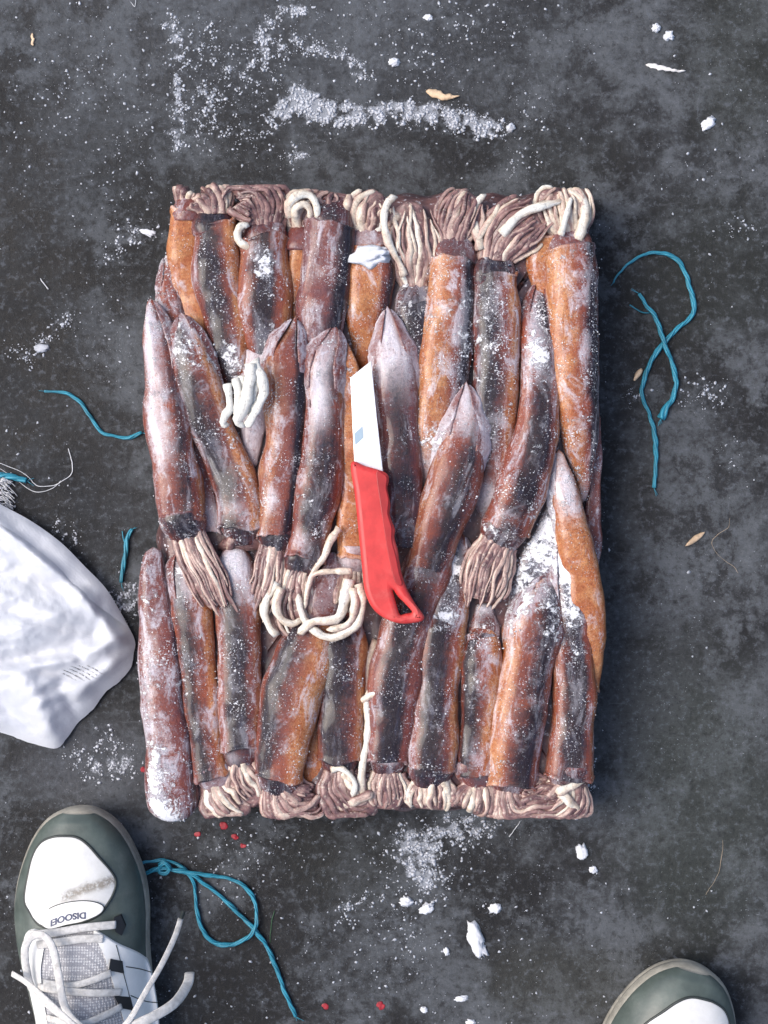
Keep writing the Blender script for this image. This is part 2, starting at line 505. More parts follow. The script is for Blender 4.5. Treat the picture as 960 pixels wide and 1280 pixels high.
def build_fin(root, cen, hw, frames, flat, n, sgn, v1, wpx, fpale, ffr, seed, par):
    """one thin triangular fin lying along the side of the tip end"""
    nv, nu = 30, 8
    vs = []; at = tube_attrs()
    for layer in (0, 1):
        for i in range(nv):
            fv = i / (nv - 1); v = 0.015 + v1 * fv
            x = v * (n - 1); i0 = min(int(x), n - 2); tt = x - i0
            q = cen[i0].lerp(cen[i0 + 1], tt); h = lerp(hw[i0], hw[i0 + 1], tt)
            t, s, up = frames[i0]
            W = wpx * S * (sin(pi * fv ** 0.75) ** 0.8 if 0 < fv < 1 else 0.02)
            W *= 1 + 0.35 * noise.noise(Vector((fv * 6, seed, sgn))) + 0.2 * noise.noise(Vector((fv * 19, seed, sgn)))
            for j in range(nu):
                u = j / (nu - 1)
                lat = h * 0.60 + (h * 0.36 + W) * u
                lift = h * flat * (0.74 - 0.62 * u ** 1.6) + 0.0012 * noise.noise(Vector((fv * 8, u * 2, seed + sgn)))
                th = 0.0011 * (1 - 0.6 * u)
                vs.append(q + s * (sgn * lat) + up * (lift + (th if layer == 0 else -th)))
                at['stripe'].append(0.0); at['orange'].append(0.0); at['frost'].append(ffr + 0.1 * u); at['pale'].append(fpale * (0.45 + 0.55 * u))
                at['tone'].append(0.8); at['flow'].append((u * 0.01 + seed, v * par['L'] + seed * 2, seed))
    faces = grid_faces(nv, nu, False); N = nv * nu
    fb = [tuple(N + k for k in reversed(f)) for f in faces]
    rim_ = [j for j in range(nu)] + [i * nu + nu - 1 for i in range(1, nv)] + [(nv - 1) * nu + j for j in range(nu - 2, -1, -1)] + [i * nu for i in range(nv - 2, 0, -1)]
    side = [(rim_[k], rim_[(k + 1) % len(rim_)], N + rim_[(k + 1) % len(rim_)], N + rim_[k]) for k in range(len(rim_))]
    mesh_obj('fin', vs, faces + fb + side, MAT_SKIN, root, at)


def build_head(root, rs, cen, hw, frames, par, seed, rr, hd, arms, flat):
    t, s, up = frames[-1]
    n = len(rs)
    hl = hd.get('len', 40) * S; k = hd.get('w', 0.74); bend = hd.get('bend', 0.0)
    dirp = Vector((t.x, t.y, 0)).normalized()
    rows = 20; nA = 28
    vs = []; at = tube_attrs()
    hp = dict(par); hp.update(roll=hd.get('roll', 0.0), sw=hd.get('sw', 0.9), sa=hd.get('sa', 0.95), tone=0.8, oL=0.0, oR=hd.get('o', 0.0), pale=hd.get('pale', 0.1),
              f=par['f'] + 0.02, fp=(), pp=hd.get('pp', ()), L=hl)
    c0 = cen[-1] - t * 0.006
    path = []
    for i in range(rows):
        v = i / (rows - 1)
        ang = bend * v
        d = Vector((dirp.x * cos(ang) - dirp.y * sin(ang), dirp.x * sin(ang) + dirp.y * cos(ang), 0))
        c = c0 + d * (v * (hl + 0.006)) + Vector((0, 0, hd.get('dz', -0.003) * v))
        r = hw[-1] * k * (0.92 + 0.14 * sin(pi * min(1, v * 1.25)) - 0.34 * v * v)
        ss_ = Vector((-d.y, d.x, 0))
        if ss_.x < 0: ss_ = -ss_
        path.append((c, d, ss_, r))
        cap = 1.0 if v < 0.93 else sqrt(max(0.05, 1 - ((v - 0.93) / 0.07) ** 2))
        body_ring(vs, at, c, (ss_, Vector((0, 0, 1))), r * cap, r * 0.70 * cap, nA, hp, v, seed + 3, amp=1.2)
    h = mesh_obj('head', vs, grid_faces(rows, nA, True, True, True), MAT_SKIN, root, at)
    for sgn in hd.get('eyes', ()):
        c, d, ss_, r = path[int(rows * 0.45)]
        ea = hd.get('ea', 0.95)
        ctr = c + ss_ * (sgn * r * sin(ea) * 0.84) + Vector((0, 0, r * 0.60 * cos(ea)))
        build_eye(h, ctr, hd.get('er', 5.0) * 0.85 * S, (ss_ * (sgn * sin(ea) * 0.8) + Vector((0, 0, 1))).normalized())
    if arms:
        build_arms(root, path, arms, rr, seed, hw[-1])


def build_eye(parent, ctr, r, nrm):
    bm = bmesh.new()
    bmesh.ops.create_uvsphere(bm, u_segments=18, v_segments=12, radius=1)
    q = nrm.to_track_quat('Z', 'Y')
    vs = []; faces = []; pup = []
    for v in bm.verts:
        c = v.co.copy(); c.z *= 0.62
        vs.append(ctr + q @ (c * r))
    bm.verts.ensure_lookup_table(); bm.faces.ensure_lookup_table()
    for f_ in bm.faces:
        faces.append(tuple(v.index for v in f_.verts)); pup.append(f_.calc_center_median().z > 0.62)
    bm.free()
    o = mesh_obj('eye', vs, faces, [MAT_IRIS, MAT_PUPIL], parent, fix=False)
    for pl, u in zip(o.data.polygons, pup): pl.material_index = 1 if u else 0


def arm_mesh(root, pts3, r0, r1, pale, seed, frost=0.0, roll=0.0, name='arm', flat=0.66):
    n = max(14, min(40, len(pts3) * 3)); nA = 10
    rs = catmull([tuple(p) for p in pts3], n)
    cs = [Vector(p) for p in rs]
    vs = []; at = {k: [] for k in ('under', 'pale', 'frost', 'flow')}; Lc = 0
    for i in range(n):
        v = i / (n - 1)
        if i: Lc += (cs[i] - cs[i - 1]).length
        t = (cs[min(i + 1, n - 1)] - cs[max(i - 1, 0)])
        if t.length < 1e-9: t = Vector((0, 1, 0))
        t.normalize()
        s = t.cross(Vector((0, 0, 1)))
        if s.length < 1e-3: s = Vector((1, 0, 0))
        s.normalize(); up = s.cross(t)
        r = lerp(r0, r1, v ** 1.2)
        if v > 0.94: r *= sqrt(max(0.03, 1 - ((v - 0.94) / 0.06) ** 2))
        for j in range(nA):
            th = 2 * pi * j / nA
            pos = cs[i] + s * (sin(th) * r) + up * (cos(th) * r * flat)
            pos += (s * sin(th) + up * cos(th)) * (noise.noise(pos * 190 + Vector((seed, 0, 0))) * r * 0.35 + noise.noise(pos * 70 + Vector((0, seed, 0))) * r * 0.45)
            vs.append(pos)
            at['under'].append(0.5 + 0.5 * cos(th - roll - 0.9 * sin(v * 4 + seed)))
            at['pale'].append(pale); at['frost'].append(frost); at['flow'].append((th * r + seed, Lc + seed, seed))
    return mesh_obj(name, vs, grid_faces(n, nA, True, True, True), MAT_ARM, root, at)


def arm_from_px(root, ex, rr):
    pts = [P(a, b, c) for a, b, c in ex['p']]
    arm_mesh(root, pts, ex.get('r0', 5) * S, ex.get('r1', 2) * S, ex.get('pale', 0.6), rr.uniform(0, 50), ex.get('f', 0.0), ex.get('roll', 0.6), ex.get('name', 'arm'))


def PC(px, py, z):
    e1 = 4 * noise.noise(Vector((px * 0.05, py * 0.05, 2.2)))
    if py > 600: py = min(py, BY1 - 2 + e1)
    else: py = max(py, BY0 + 2 + e1)
    return P(min(BX1 + 1, max(BX0 - 3, px)), py, z)


def build_arms(root, path, A, rr, seed, hwm):
    """a bundle of arms lying side by side over a fleshy crown; bundles bend along the mould wall or fold down over the rim"""
    n = A.get('n', 8); ln = A.get('len', 75); spread = A.get('spread', 0.2); curl = A.get('curl', 0.0)
    pale = A.get('pale', 0.35); zl = A.get('z', 0.060); fold = A.get('fold', True)
    c, d, ss_, r = path[13]
    r *= 1.06
    zc = c.z; fz = S * (H - zc) / H
    x, y = c.x / fz + 480, 640 - c.y / fz          # photograph-pixel space so that the mould walls bind
    phi = atan2(-d.y, d.x); turn = A.get('turn', 0.0)
    rp = r / fz
    step = 3.5; k = max(8, int(ln / step)); hdg = phi; pth = []; down = 0.0
    for i in range(k):
        v = i / (k - 1)
        zz = lerp(zc, zl, sstep(0.0, 0.6, v)) - down - edge_drop(x, y, 12, 0.006)
        pth.append((x, y, zz, hdg))
        hdg += curl * (0.35 + 0.65 * v) + turn / k * 2.2 * (1 if v < 0.46 else 0) + 0.02 * sin(seed + i * 0.4)
        nx, ny = x + cos(hdg) * step, y + sin(hdg) * step
        mg = 7
        if not (BX0 + mg < nx < BX1 - mg and BY0 + mg < ny < BY1 - mg):
            if fold:
                down += step * S * 0.9; nx, ny = x + cos(hdg) * step * 0.08, y + sin(hdg) * step * 0.08
                if down > 0.022: break
            else:
                sg = math.copysign(1, curl) if curl else 1
                for _ in range(10):
                    hdg += sg * 0.2; nx, ny = x + cos(hdg) * step, y + sin(hdg) * step
                    if BX0 + mg < nx < BX1 - mg and BY0 + mg < ny < BY1 - mg: break
        x, y = nx, ny
    k = len(pth)
    wid = A.get('w', 1.28 if (pth[-1][1] < 330 or pth[-1][1] > 930) else 1.0)

    def cross(v): return rp * lerp(0.88, wid, sstep(0.0, 0.3, v)) * (1.0 + (spread * 1.4) * sin(pi * min(1, v * 0.8)) - 0.42 * sstep(0.55, 1.0, v))

    def hgt_(v): return r * 0.70 * (1 - 0.55 * sstep(0.3, 1.0, v))
    # crown
    vs = []; at = {q: [] for q in ('under', 'pale', 'frost', 'flow')}; nA = 18
    for i, (px, py, zz, h) in enumerate(pth):
        v = i / (k - 1); wd = cross(v) * (1 - 0.25 * sstep(0.5, 0.8, v)) * (1 if v < 0.9 else sqrt(max(0.05, 1 - ((v - 0.9) / 0.1) ** 2)))
        for j in range(nA):
            th = 2 * pi * j / nA
            q = PC(px - sin(h) * sin(th) * wd * 1.0, py + cos(h) * sin(th) * wd * 1.0, zz + cos(th) * hgt_(v) * 0.80 - 0.0006)
            vs.append(q + Vector((0, 0, noise.noise(q * 150) * 0.0015)))
            at['under'].append(0.15); at['pale'].append(pale * 0.7); at['frost'].append(0); at['flow'].append((th * 0.01 + seed, v * 0.05, seed))
    kc = max(6, int(k * (0.80 if not fold or (330 < pth[-1][1] < 930) else 1.0)))
    for q in at: at[q] = at[q][:kc * nA]
    mesh_obj('arm_crown', vs[:kc * nA], grid_faces(kc, nA, True, True, True), MAT_ARM, root, at)
    na = max(6, int(n * 1.5))
    for idx in range(na):
        u0 = ((idx + 0.5) / na * 2 - 1) + rr.uniform(-0.5, 0.5) / na
        ra = rp * wid * 1.75 / na * rr.uniform(0.65, 1.5)
        vend = rr.uniform(0.70, 1.0)
        kk = max(6, int(k * vend)); pts = []
        ph1, ph2 = rr.uniform(0, 9), rr.uniform(0, 9); lay = rr.uniform(0, 0.0022)
        wig = A.get('wig', 0.09)
        for i in range(0, kk, 2):
            px, py, zz, h = pth[i]; v = i / (k - 1)
            u = u0 + wig * noise.noise(Vector((v * 3.2, ph1, seed))) * sstep(0.05, 0.4, v) * 2
            if v > 0.7: u += (1.0 * sin(ph2)) * (v - 0.7)
            u = max(-1.25, min(1.25, u)); uc = max(-1, min(1, u))
            wd = cross(v)
            pts.append(PC(px - sin(h) * u * wd, py + cos(h) * u * wd, zz + sqrt(max(0.0, 1 - uc * uc * 0.96)) * hgt_(v) * 0.80 - ra * S * 0.30 + lay * sstep(0.1, 0.5, v)))
        if len(pts) < 4: continue
        arm_mesh(root, pts, ra * S, ra * 0.42 * S, pale - 0.12 + rr.choice((-0.3, -0.2, -0.05, 0.1, 0.38)) + rr.uniform(-0.1, 0.1), seed + idx * 3.1, A.get('f', 0.04), rr.uniform(-2.2, 2.2), flat=rr.uniform(0.50, 0.80))


# ------------------------------------------------------------------ frozen base of the block
def slab():
    m = M('frozen_block_side'); p = m.pos()
    n1 = m.noise(m.map(p, (30, 30, 110)), 1.0, 5, 0.65); n2 = m.noise(p, 70, 4, 0.6)
    c = m.mix(m.ss(n1, 0.35, 0.65), (0.05, 0.022, 0.024), (0.17, 0.085, 0.078))
    c = m.mix(m.math('MULTIPLY', m.ss(n2, 0.5, 0.7), 0.6), c, (0.045, 0.045, 0.06))
    c = m.mix(m.math('MULTIPLY', m.ss(m.noise(p, 240, 5, 0.7), 0.58, 0.66), 0.8), c, (0.72, 0.72, 0.76))
    m.set(Base_Color=c, Roughness=0.35); m.bump(n2, 0.6, 0.002)
    z1 = 0.056
    x0, x1, y0, y1 = 196, 737, 243, 1012
    peri = []
    st = 7
    for x in range(x0 + 28, x1 - 6, st): peri.append((x, y0, 0, -1))
    for y in range(y0, y1, st): peri.append((x1 - 6, y, 1, 0))
    for x in range(x1 - 6, x0, -st): peri.append((x, y1, 0, 1))
    for y in range(y1, y0, -st): peri.append((x0 + 28 * sstep(720, 380, y), y, -1, 0))
    vs = []; rows = 14; nA = len(peri)
    for i in range(rows):
        t = i / (rows - 1); z = 0.001 + (z1 - 0.001) * t
        rnd = 12 * max(0, (t - 0.7) / 0.3) ** 2
        for (x, y, dx, dy) in peri:
            lay = 3.0 * abs(sin(t * pi * 2.0)) + 2.6 * sin((x * abs(dy) + y * abs(dx)) * 0.115) + 3 * noise.noise(Vector((x * 0.03, y * 0.03, t * 3)))
            k = lay - rnd - 4
            q = P(x + dx * k, y + dy * k, z); q.z = z
            vs.append(q)
    faces = grid_faces(rows, nA, True, True, False)
    # bumpy top
    top0 = (rows - 1) * nA
    cx, cy = 466, 628
    prev = list(range(top0, top0 + nA)); N = 10
    ring0 = peri
    for r in range(1, N):
        f = 1 - r / N
        cur = []
        for (x, y, dx, dy) in ring0:
            X, Y = cx + (x - dx * 8 - cx) * f, cy + (y - dy * 8 - cy) * f
            zz = z1 - 0.002 + 0.004 * noise.noise(Vector((X * 0.05, Y * 0.012, 0)))
            cur.append(len(vs)); vs.append(P(X, Y, zz))
        for j in range(nA):
            faces.append((prev[j], prev[(j + 1) % nA], cur[(j + 1) % nA], cur[j]))
        prev = cur
    faces.append(tuple(prev))
    o = mesh_obj('frozen_block_base', vs, faces, m.m, None, origin=P(466, 628, 0))
    tag(o, 'dark frozen lower layers of the block showing in the gaps under the squid', 'frozen block')


slab()

Q = make_squid
ZA = (0.047, 0.055, 0.055)
ZB = (0.069, 0.066, 0.066)
ZC = (0.050, 0.056, 0.055)
# ---- upper row: heads at the far edge of the block, tips running under the middle row
Q('narrow orange squid at the upper left corner of the block', [(250, 470, 4), (246, 440, 14), (240, 380, 20), (233, 320, 21), (233, 268, 19)],
  (0.046, 0.051, 0.053), roll=1.4, sw=0.35, oL=0.95, oR=0.3, tone=0.1, f=-0.05, head=dict(len=24, w=0.75, sa=0.3, pale=0.4, eyes=(1,), er=4.5),
  arms=dict(n=5, len=62, spread=0.3, curl=0.16, pale=0.6, z=0.058, r=5))
Q('wine-red squid with a blue-black stripe, second from the upper left corner', [(300, 520, 4), (296, 480, 14), (286, 430, 25), (277, 370, 28), (270, 320, 27), (268, 284, 25)],
  (0.048, 0.057, 0.057), roll=-0.30, sw=0.42, sa=1.0, oR=0.95, tone=0.5, f=0.06, fp=((0.30, 0.1, 0.12, 0.5, 0.5),),
  head=dict(len=28, w=0.94, sa=1.0, pale=0.0), arms=dict(n=8, len=66, spread=0.22, curl=-0.13, pale=0.45, z=0.060, r=5.2))
Q('brown squid with swirled striped arms, third along the upper edge', [(330, 520, 5), (331, 470, 16), (332, 410, 30), (330, 350, 31), (328, 304, 29)],
  (0.046, 0.056, 0.056), roll=0.0, sw=0.36, sa=0.95, oL=0.45, oR=0.8, tone=0.35, f=0.05, fp=((0.85, 0.1, 0.1, 0.3, 0.5), (0.45, 0.0, 0.2, 0.35, 0.3)),
  head=dict(len=34, w=0.94, sa=0.6, bend=-0.1), arms=dict(n=10, len=92, spread=0.18, curl=-0.11, fold=False, pale=0.12, z=0.062, r=5.0),
  extra_arms=(dict(p=[(316, 310, 0.066), (300, 303, 0.067), (297, 290, 0.068), (304, 281, 0.067), (312, 283, 0.066)], r0=6, r1=4, pale=0.95),))
Q('slim orange squid with an arched cream arm and a visible eye at the upper edge', [(372, 470, 4), (372, 430, 12), (376, 380, 17), (378, 340, 18), (379, 305, 19)],
  (0.045, 0.050, 0.053), roll=-1.5, sw=0.3, sa=0.4, oL=0.9, oR=0.9, tone=0.1, f=0.0, pp=((0.5, 0.0, 0.3, 0.5, 0.25),),
  head=dict(len=30, w=0.98, sa=0.05, pale=0.25, o=0.8, eyes=(-1,), er=6.5, ea=0.75), arms=dict(n=5, len=50, spread=0.3, curl=0.12, pale=0.65, z=0.060),
  extra_arms=(dict(p=[(362, 272, 0.068), (361, 256, 0.071), (370, 245, 0.072), (384, 243, 0.072), (394, 252, 0.071), (397, 268, 0.069), (393, 280, 0.066)], r0=5.5, r1=4, pale=0.95),
              dict(p=[(368, 272, 0.069), (370, 260, 0.072), (380, 255, 0.072), (387, 262, 0.071), (388, 274, 0.069)], r0=5, r1=3.5, pale=0.8)))
Q('purple leaning squid with a long dark head, fifth along the upper edge', [(396, 500, 4), (394, 465, 14), (399, 410, 26), (407, 345, 29), (414, 288, 26)],
  (0.048, 0.059, 0.058), roll=0.65, sw=0.45, sa=1.0, oL=0.15, tone=0.95, f=0.08, pp=((0.75, -0.4, 0.25, 0.6, 0.35),),
  head=dict(len=42, w=0.94, sa=0.75, pale=0.15), arms=dict(n=6, len=26, spread=0.15, pale=0.2, z=0.058))
Q('orange squid with a lump of white ice at its neck', [(452, 490, 4), (455, 450, 14), (460, 400, 25), (463, 350, 27), (462, 312, 25)],
  (0.045, 0.053, 0.055), roll=0.9, sw=0.40, sa=0.8, oL=1.0, oR=0.2, tone=0.2, f=0.02,
  head=dict(len=34, w=0.94, sa=0.3, pale=0.55, eyes=(1,)), arms=dict(n=7, len=56, spread=0.2, curl=0.10, pale=0.8, z=0.060, r=6))
Q('dark frost-speckled squid with long pale arms, near the middle of the upper edge', [(520, 640, 4), (518, 580, 16), (514, 510, 24), (514, 440, 24), (517, 388, 22)],
  (0.046, 0.053, 0.055), roll=0.1, sw=0.8, sa=1.0, oL=0.1, tone=0.8, f=0.20,
  head=dict(len=44, w=0.95, sa=0.85, pale=0.15, eyes=(-1, 1), ea=0.7, er=5), arms=dict(n=12, len=112, spread=0.12, curl=-0.004, turn=-0.12, pale=0.75, z=0.061, w=1.75),
  extra_arms=(dict(p=[(506, 345, 0.064), (493, 318, 0.068), (483, 298, 0.070), (480, 272, 0.071), (486, 250, 0.070), (497, 246, 0.069)], r0=5, r1=4, pale=0.95),))
Q('long orange-flanked squid with upright brown arms, right of the pale-armed squid', [(529, 640, 4), (534, 610, 11), (543, 560, 24), (552, 490, 29), (560, 410, 28), (566, 330, 25)],
  (0.050, 0.058, 0.058), roll=0.75, sw=0.42, sa=1.0, oL=0.95, tone=0.45, f=0.13, pp=((0.15, 0.0, 0.16, 1.3, 0.8),), fp=((0.12, 0, 0.1, 0.8, 0.2), (0.7, 0.5, 0.3, 0.6, 0.2)),
  head=dict(len=40, w=0.94, sa=0.55, eyes=(-1,), er=5, ea=0.7, pale=0.3, pp=((0.05, 0, 0.2, 1, 0.4),)), arms=dict(n=9, len=84, spread=0.10, curl=0.04, pale=0.35, z=0.062, r=5.8))
Q('blue-striped squid whose brown arms sweep right along the upper edge', [(608, 655, 6), (609, 625, 18), (614, 575, 25), (617, 530, 26), (620, 470, 29), (620, 400, 28), (618, 348, 26)],
  (0.050, 0.058, 0.058), roll=-0.35, sw=0.45, sa=1.0, oR=0.9, tone=0.6, f=0.16, pp=((0.10, 0.0, 0.14, 1.3, 0.9),),
  head=dict(len=36, w=0.94, sa=1.0, eyes=(1,), er=5, ea=0.8, bend=-0.15), arms=dict(n=9, len=105, spread=0.18, fold=False, turn=0.75, curl=0.02, pale=0.28, z=0.062, r=5.4),
  extra_arms=(dict(p=[(601, 312, 0.062), (595, 290, 0.064), (592, 268, 0.065), (598, 250, 0.066), (608, 243, 0.066)], r0=6, r1=4, pale=0.9),
              dict(p=[(596, 300, 0.064), (606, 285, 0.066), (618, 268, 0.067), (624, 254, 0.066)], r0=4, r1=3, pale=0.75),
              dict(p=[(626, 292, 0.069), (640, 278, 0.071), (662, 262, 0.071), (690, 254, 0.070), (704, 250, 0.068)], r0=6.5, r1=4, pale=1.0)))
Q('thin orange squid wedged between two dark squid near the upper right', [(688, 420, 4), (685, 395, 11), (682, 355, 17), (680, 325, 18), (684, 300, 17)],
  (0.045, 0.050, 0.053), roll=1.5, sw=0.3, sa=0.4, oL=0.9, oR=0.6, tone=0.15, f=0.04, head=dict(len=34, w=0.95, sa=0.15, pale=0.35, o=0.5, eyes=(1,), er=7, ea=0.5),
  arms=dict(n=5, len=56, spread=0.3, curl=0.1, pale=0.7, z=0.060))
Q('orange and black squid with cream arms at the upper right corner', [(728, 628, 4), (729, 600, 12), (726, 550, 22), (721, 480, 27), (717, 400, 29), (714, 316, 27)],
  (0.052, 0.058, 0.057), roll=0.70, sw=0.40, sa=1.0, oL=0.95, oR=0.1, tone=0.4, f=0.14, pp=((0.06, 0.1, 0.12, 1.3, 0.6), (0.9, 0.3, 0.08, 0.6, 0.5)),
  head=dict(len=34, w=0.90, sa=0.4, pale=0.4, eyes=(-1, 1), er=6), arms=dict(n=9, len=74, spread=0.24, curl=-0.05, pale=0.85, z=0.061, r=6),
  extra_arms=(dict(p=[(722, 300, 0.066), (730, 275, 0.067), (731, 255, 0.066), (722, 243, 0.065), (706, 238, 0.064)], r0=7, r1=4, pale=0.9),
              dict(p=[(700, 294, 0.070), (707, 275, 0.072), (711, 258, 0.072), (714, 246, 0.070)], r0=4, r1=3, pale=1.0),))
# ---- middle row: tips up, heads and arms lying over the lower row
Q('dark red squid tip at the left edge, half hidden behind a frosted squid', [(208, 318, 4), (211, 345, 10), (216, 400, 17), (220, 470, 20), (222, 540, 20), (224, 600, 19)],
  (0.053, 0.050, 0.048), fin=dict(w=5, p=0.4, f=0.2), roll=0.6, sw=0.4, sa=0.5, oR=0.5, tone=0.3, f=0.20)
Q('leftmost squid of the middle row, frosted white along its tip', [(188, 373, 4), (192, 395, 11), (201, 440, 19), (205, 490, 22), (214, 560, 27), (222, 610, 28), (228, 650, 27)],
  (0.066, 0.064, 0.066), fin=dict(s=(1,), w=7, p=0.7, f=0.2), roll=0.35, sw=0.38, sa=0.8, oR=0.95, tone=0.45, f=0.08, pp=((0.2, -0.4, 0.25, 0.8, 1.0), (0.62, -0.4, 0.2, 0.7, 0.9)),
  fp=((0.08, 0, 0.1, 1, 0.25), (0.45, -0.7, 0.1, 0.5, 0.2)),
  head=dict(len=28, w=0.94, sa=1.0, bend=0.25), arms=dict(n=9, len=130, spread=0.02, curl=-0.004, turn=-0.10, pale=0.32, z=0.069))
Q('thin lilac squid wedged beside the leftmost squid of the middle row', [(228, 470, 4), (236, 500, 12), (244, 550, 15), (252, 600, 16), (262, 662, 15)],
  (0.052, 0.053, 0.055), roll=-0.5, sw=0.3, sa=0.3, tone=0.9, pale=0.35, f=0.1, pp=((0.95, 0.5, 0.12, 0.8, 0.6),))
Q('squid with a pink frosted tip and torn fin skin beside the white arms', [(226, 391, 4), (232, 415, 13), (243, 460, 22), (262, 520, 26), (282, 580, 27), (296, 620, 26), (299, 656, 25)],
  (0.069, 0.062, 0.062), fin=dict(v=0.42, w=9, p=0.45, f=0.2), roll=-0.35, sw=0.5, sa=1.0, oR=1.0, tone=0.5, f=0.14, pp=((0.2, 0.2, 0.12, 0.8, 0.35), (0.93, -0.2, 0.06, 0.8, 0.7)), fp=((0.08, 0, 0.15, 1.2, 0.25),),
  head=dict(len=26, w=1.0, sa=0.9, pale=0.25, pp=((0.0, -0.3, 0.25, 0.8, 0.7),)), arms=dict(n=4, len=30, spread=0.2, pale=0.4, z=0.056))
Q('lilac squid tip poking out below the white arms', [(318, 584, 4), (316, 565, 8), (316, 535, 14), (320, 490, 20), (326, 450, 22)],
  (0.057, 0.056, 0.052), roll=2.5, sa=0.0, tone=0.9, pale=0.8, f=0.05)
Q('pink and black squid right of the white arms in the middle row', [(370, 396, 4), (366, 412, 11), (358, 440, 21), (356, 490, 25), (354, 560, 27), (348, 615, 24), (343, 666, 20)],
  (0.070, 0.065, 0.066), fin=dict(w=7, p=0.5), roll=0.75, sw=0.42, sa=1.0, oL=0.55, tone=0.6, f=0.07, pp=((0.2, -0.1, 0.14, 0.8, 0.4), (0.85, -0.2, 0.09, 0.4, 0.9)),
  head=dict(len=24, w=0.92, sa=1.0), arms=dict(n=7, len=108, spread=0.10, turn=0.10, curl=0.012, pale=0.42, z=0.066, r=4.6))
Q('bluish frosted squid left of the knife blade', [(419, 407, 4), (414, 425, 13), (403, 460, 21), (405, 520, 24), (401, 580, 27), (391, 640, 26), (381, 694, 22)],
  (0.070, 0.066, 0.066), fin=dict(w=8, p=0.6), roll=0.1, sw=0.55, sa=1.0, oR=0.8, tone=0.5, f=0.10, pp=((0.35, -0.15, 0.18, 0.6, 1.0), (0.12, 0, 0.12, 1, 0.7), (0.95, -0.4, 0.06, 0.7, 0.9)),
  head=dict(len=34, w=1.05, sa=1.0, eyes=(-1,), er=4.5, ea=0.8, bend=-0.2), arms=dict(n=9, len=100, spread=0.30, turn=0.15, curl=-0.085, pale=0.6, z=0.064, r=5.6),
  extra_arms=(dict(p=[(352, 735, 0.074), (345, 752, 0.075), (350, 772, 0.075), (366, 780, 0.074), (378, 772, 0.073)], r0=6, r1=4, pale=0.85),
              dict(p=[(346, 728, 0.070), (333, 748, 0.071), (330, 768, 0.071), (340, 788, 0.070), (350, 792, 0.069)], r0=6, r1=5, pale=0.95)))
Q('pale yellow squid under the red knife handle, its eye and looped arms showing', [(430, 425, 4), (432, 445, 13), (437, 490, 18), (440, 560, 19), (441, 630, 19), (441, 692, 18)],
  (0.066, 0.062, 0.063), roll=2.2, sw=0.3, sa=0.3, oL=0.9, oR=0.9, tone=0.0, f=0.0, fp=((0.1, 0, 0.12, 1, 0.22),), pp=((0.62, 0.1, 0.3, 0.9, 0.28),),
  head=dict(len=30, w=0.92, sa=0.0, pale=0.75, o=0.4, eyes=(1,), er=7.5, ea=0.45), arms=dict(n=4, len=64, spread=0.10, curl=0.02, pale=0.95, z=0.072, r=6),
  extra_arms=(dict(p=[(436, 724, 0.078), (430, 755, 0.079), (424, 772, 0.080), (408, 776, 0.080), (392, 777, 0.079), (380, 786, 0.077), (372, 792, 0.075)], r0=7, r1=4, pale=1.0),
              dict(p=[(448, 730, 0.078), (453, 752, 0.079), (448, 778, 0.079), (432, 791, 0.078), (412, 797, 0.077), (396, 790, 0.077), (384, 780, 0.076), (376, 762, 0.076), (373, 742, 0.075)], r0=5.5, r1=4, pale=0.95),
              dict(p=[(440, 714, 0.079), (415, 714, 0.078), (398, 716, 0.077), (386, 722, 0.075)], r0=3.6, r1=3.4, pale=0.8),
              dict(p=[(424, 660, 0.076), (413, 676, 0.077), (405, 696, 0.077), (394, 712, 0.076), (385, 735, 0.075), (381, 762, 0.074)], r0=4.2, r1=3.2, pale=0.8),
              dict(p=[(442, 735, 0.080), (444, 755, 0.081), (440, 775, 0.080), (428, 784, 0.079), (408, 787, 0.078)], r0=6, r1=3, pale=0.75)))
Q('smooth purple bulb of flesh inside the looped cream arms', [(418, 690, 5), (414, 710, 14), (408, 740, 20), (406, 768, 19), (408, 786, 12)],
  (0.060, 0.061, 0.060), roll=0.1, sw=0.9, sa=0.25, tone=0.95, pale=0.45, f=0.0, rim=False)
Q('slate grey squid right of the knife blade with a sharp bare tip', [(484, 383, 3), (486, 400, 9), (490, 440, 21), (494, 490, 26), (499, 545, 25), (503, 610, 23), (505, 680, 21)],
  (0.069, 0.064, 0.060), fin=dict(v=0.4, w=8, p=0.9, f=0.05), roll=0.05, sw=0.55, sa=0.95, oR=0.0, tone=0.9, pale=0.22, f=0.02, pp=((0.15, 0, 0.25, 1.3, 0.8),),)
Q('slanting squid with a broad lilac tip right of the slate grey squid', [(583, 477, 3), (582, 500, 11), (578, 550, 25), (568, 600, 30), (552, 650, 29), (535, 700, 26), (520, 745, 22)],
  (0.069, 0.066, 0.060), fin=dict(v=0.42, w=10, p=1.0), roll=0.30, sw=0.38, sa=1.0, oL=0.5, oR=0.4, tone=0.45, f=0.06, pp=((0.1, 0, 0.22, 1.4, 0.9),),)
Q('curved blue-striped squid with a fan of brown arms in the middle right', [(674, 350, 4), (674, 375, 12), (674, 420, 20), (674, 490, 24), (667, 555, 27), (654, 610, 29), (635, 657, 30)],
  (0.054, 0.064, 0.066), fin=dict(v=0.3, w=6, p=0.5, f=0.2), roll=0.15, sw=0.42, sa=1.0, oL=0.2, oR=0.7, tone=0.35, f=0.12, pp=((0.30, -0.3, 0.14, 0.7, 0.8), (0.97, 0, 0.05, 1.0, 0.45)), fp=((0.3, -0.2, 0.12, 0.6, 0.35), (0.12, 0, 0.1, 1, 0.2)),
  head=dict(len=36, w=0.92, sa=0.9, bend=-0.12, pale=0.2), arms=dict(n=12, len=104, spread=0.02, turn=-0.25, curl=0.0, pale=0.45, z=0.067, w=1.2))
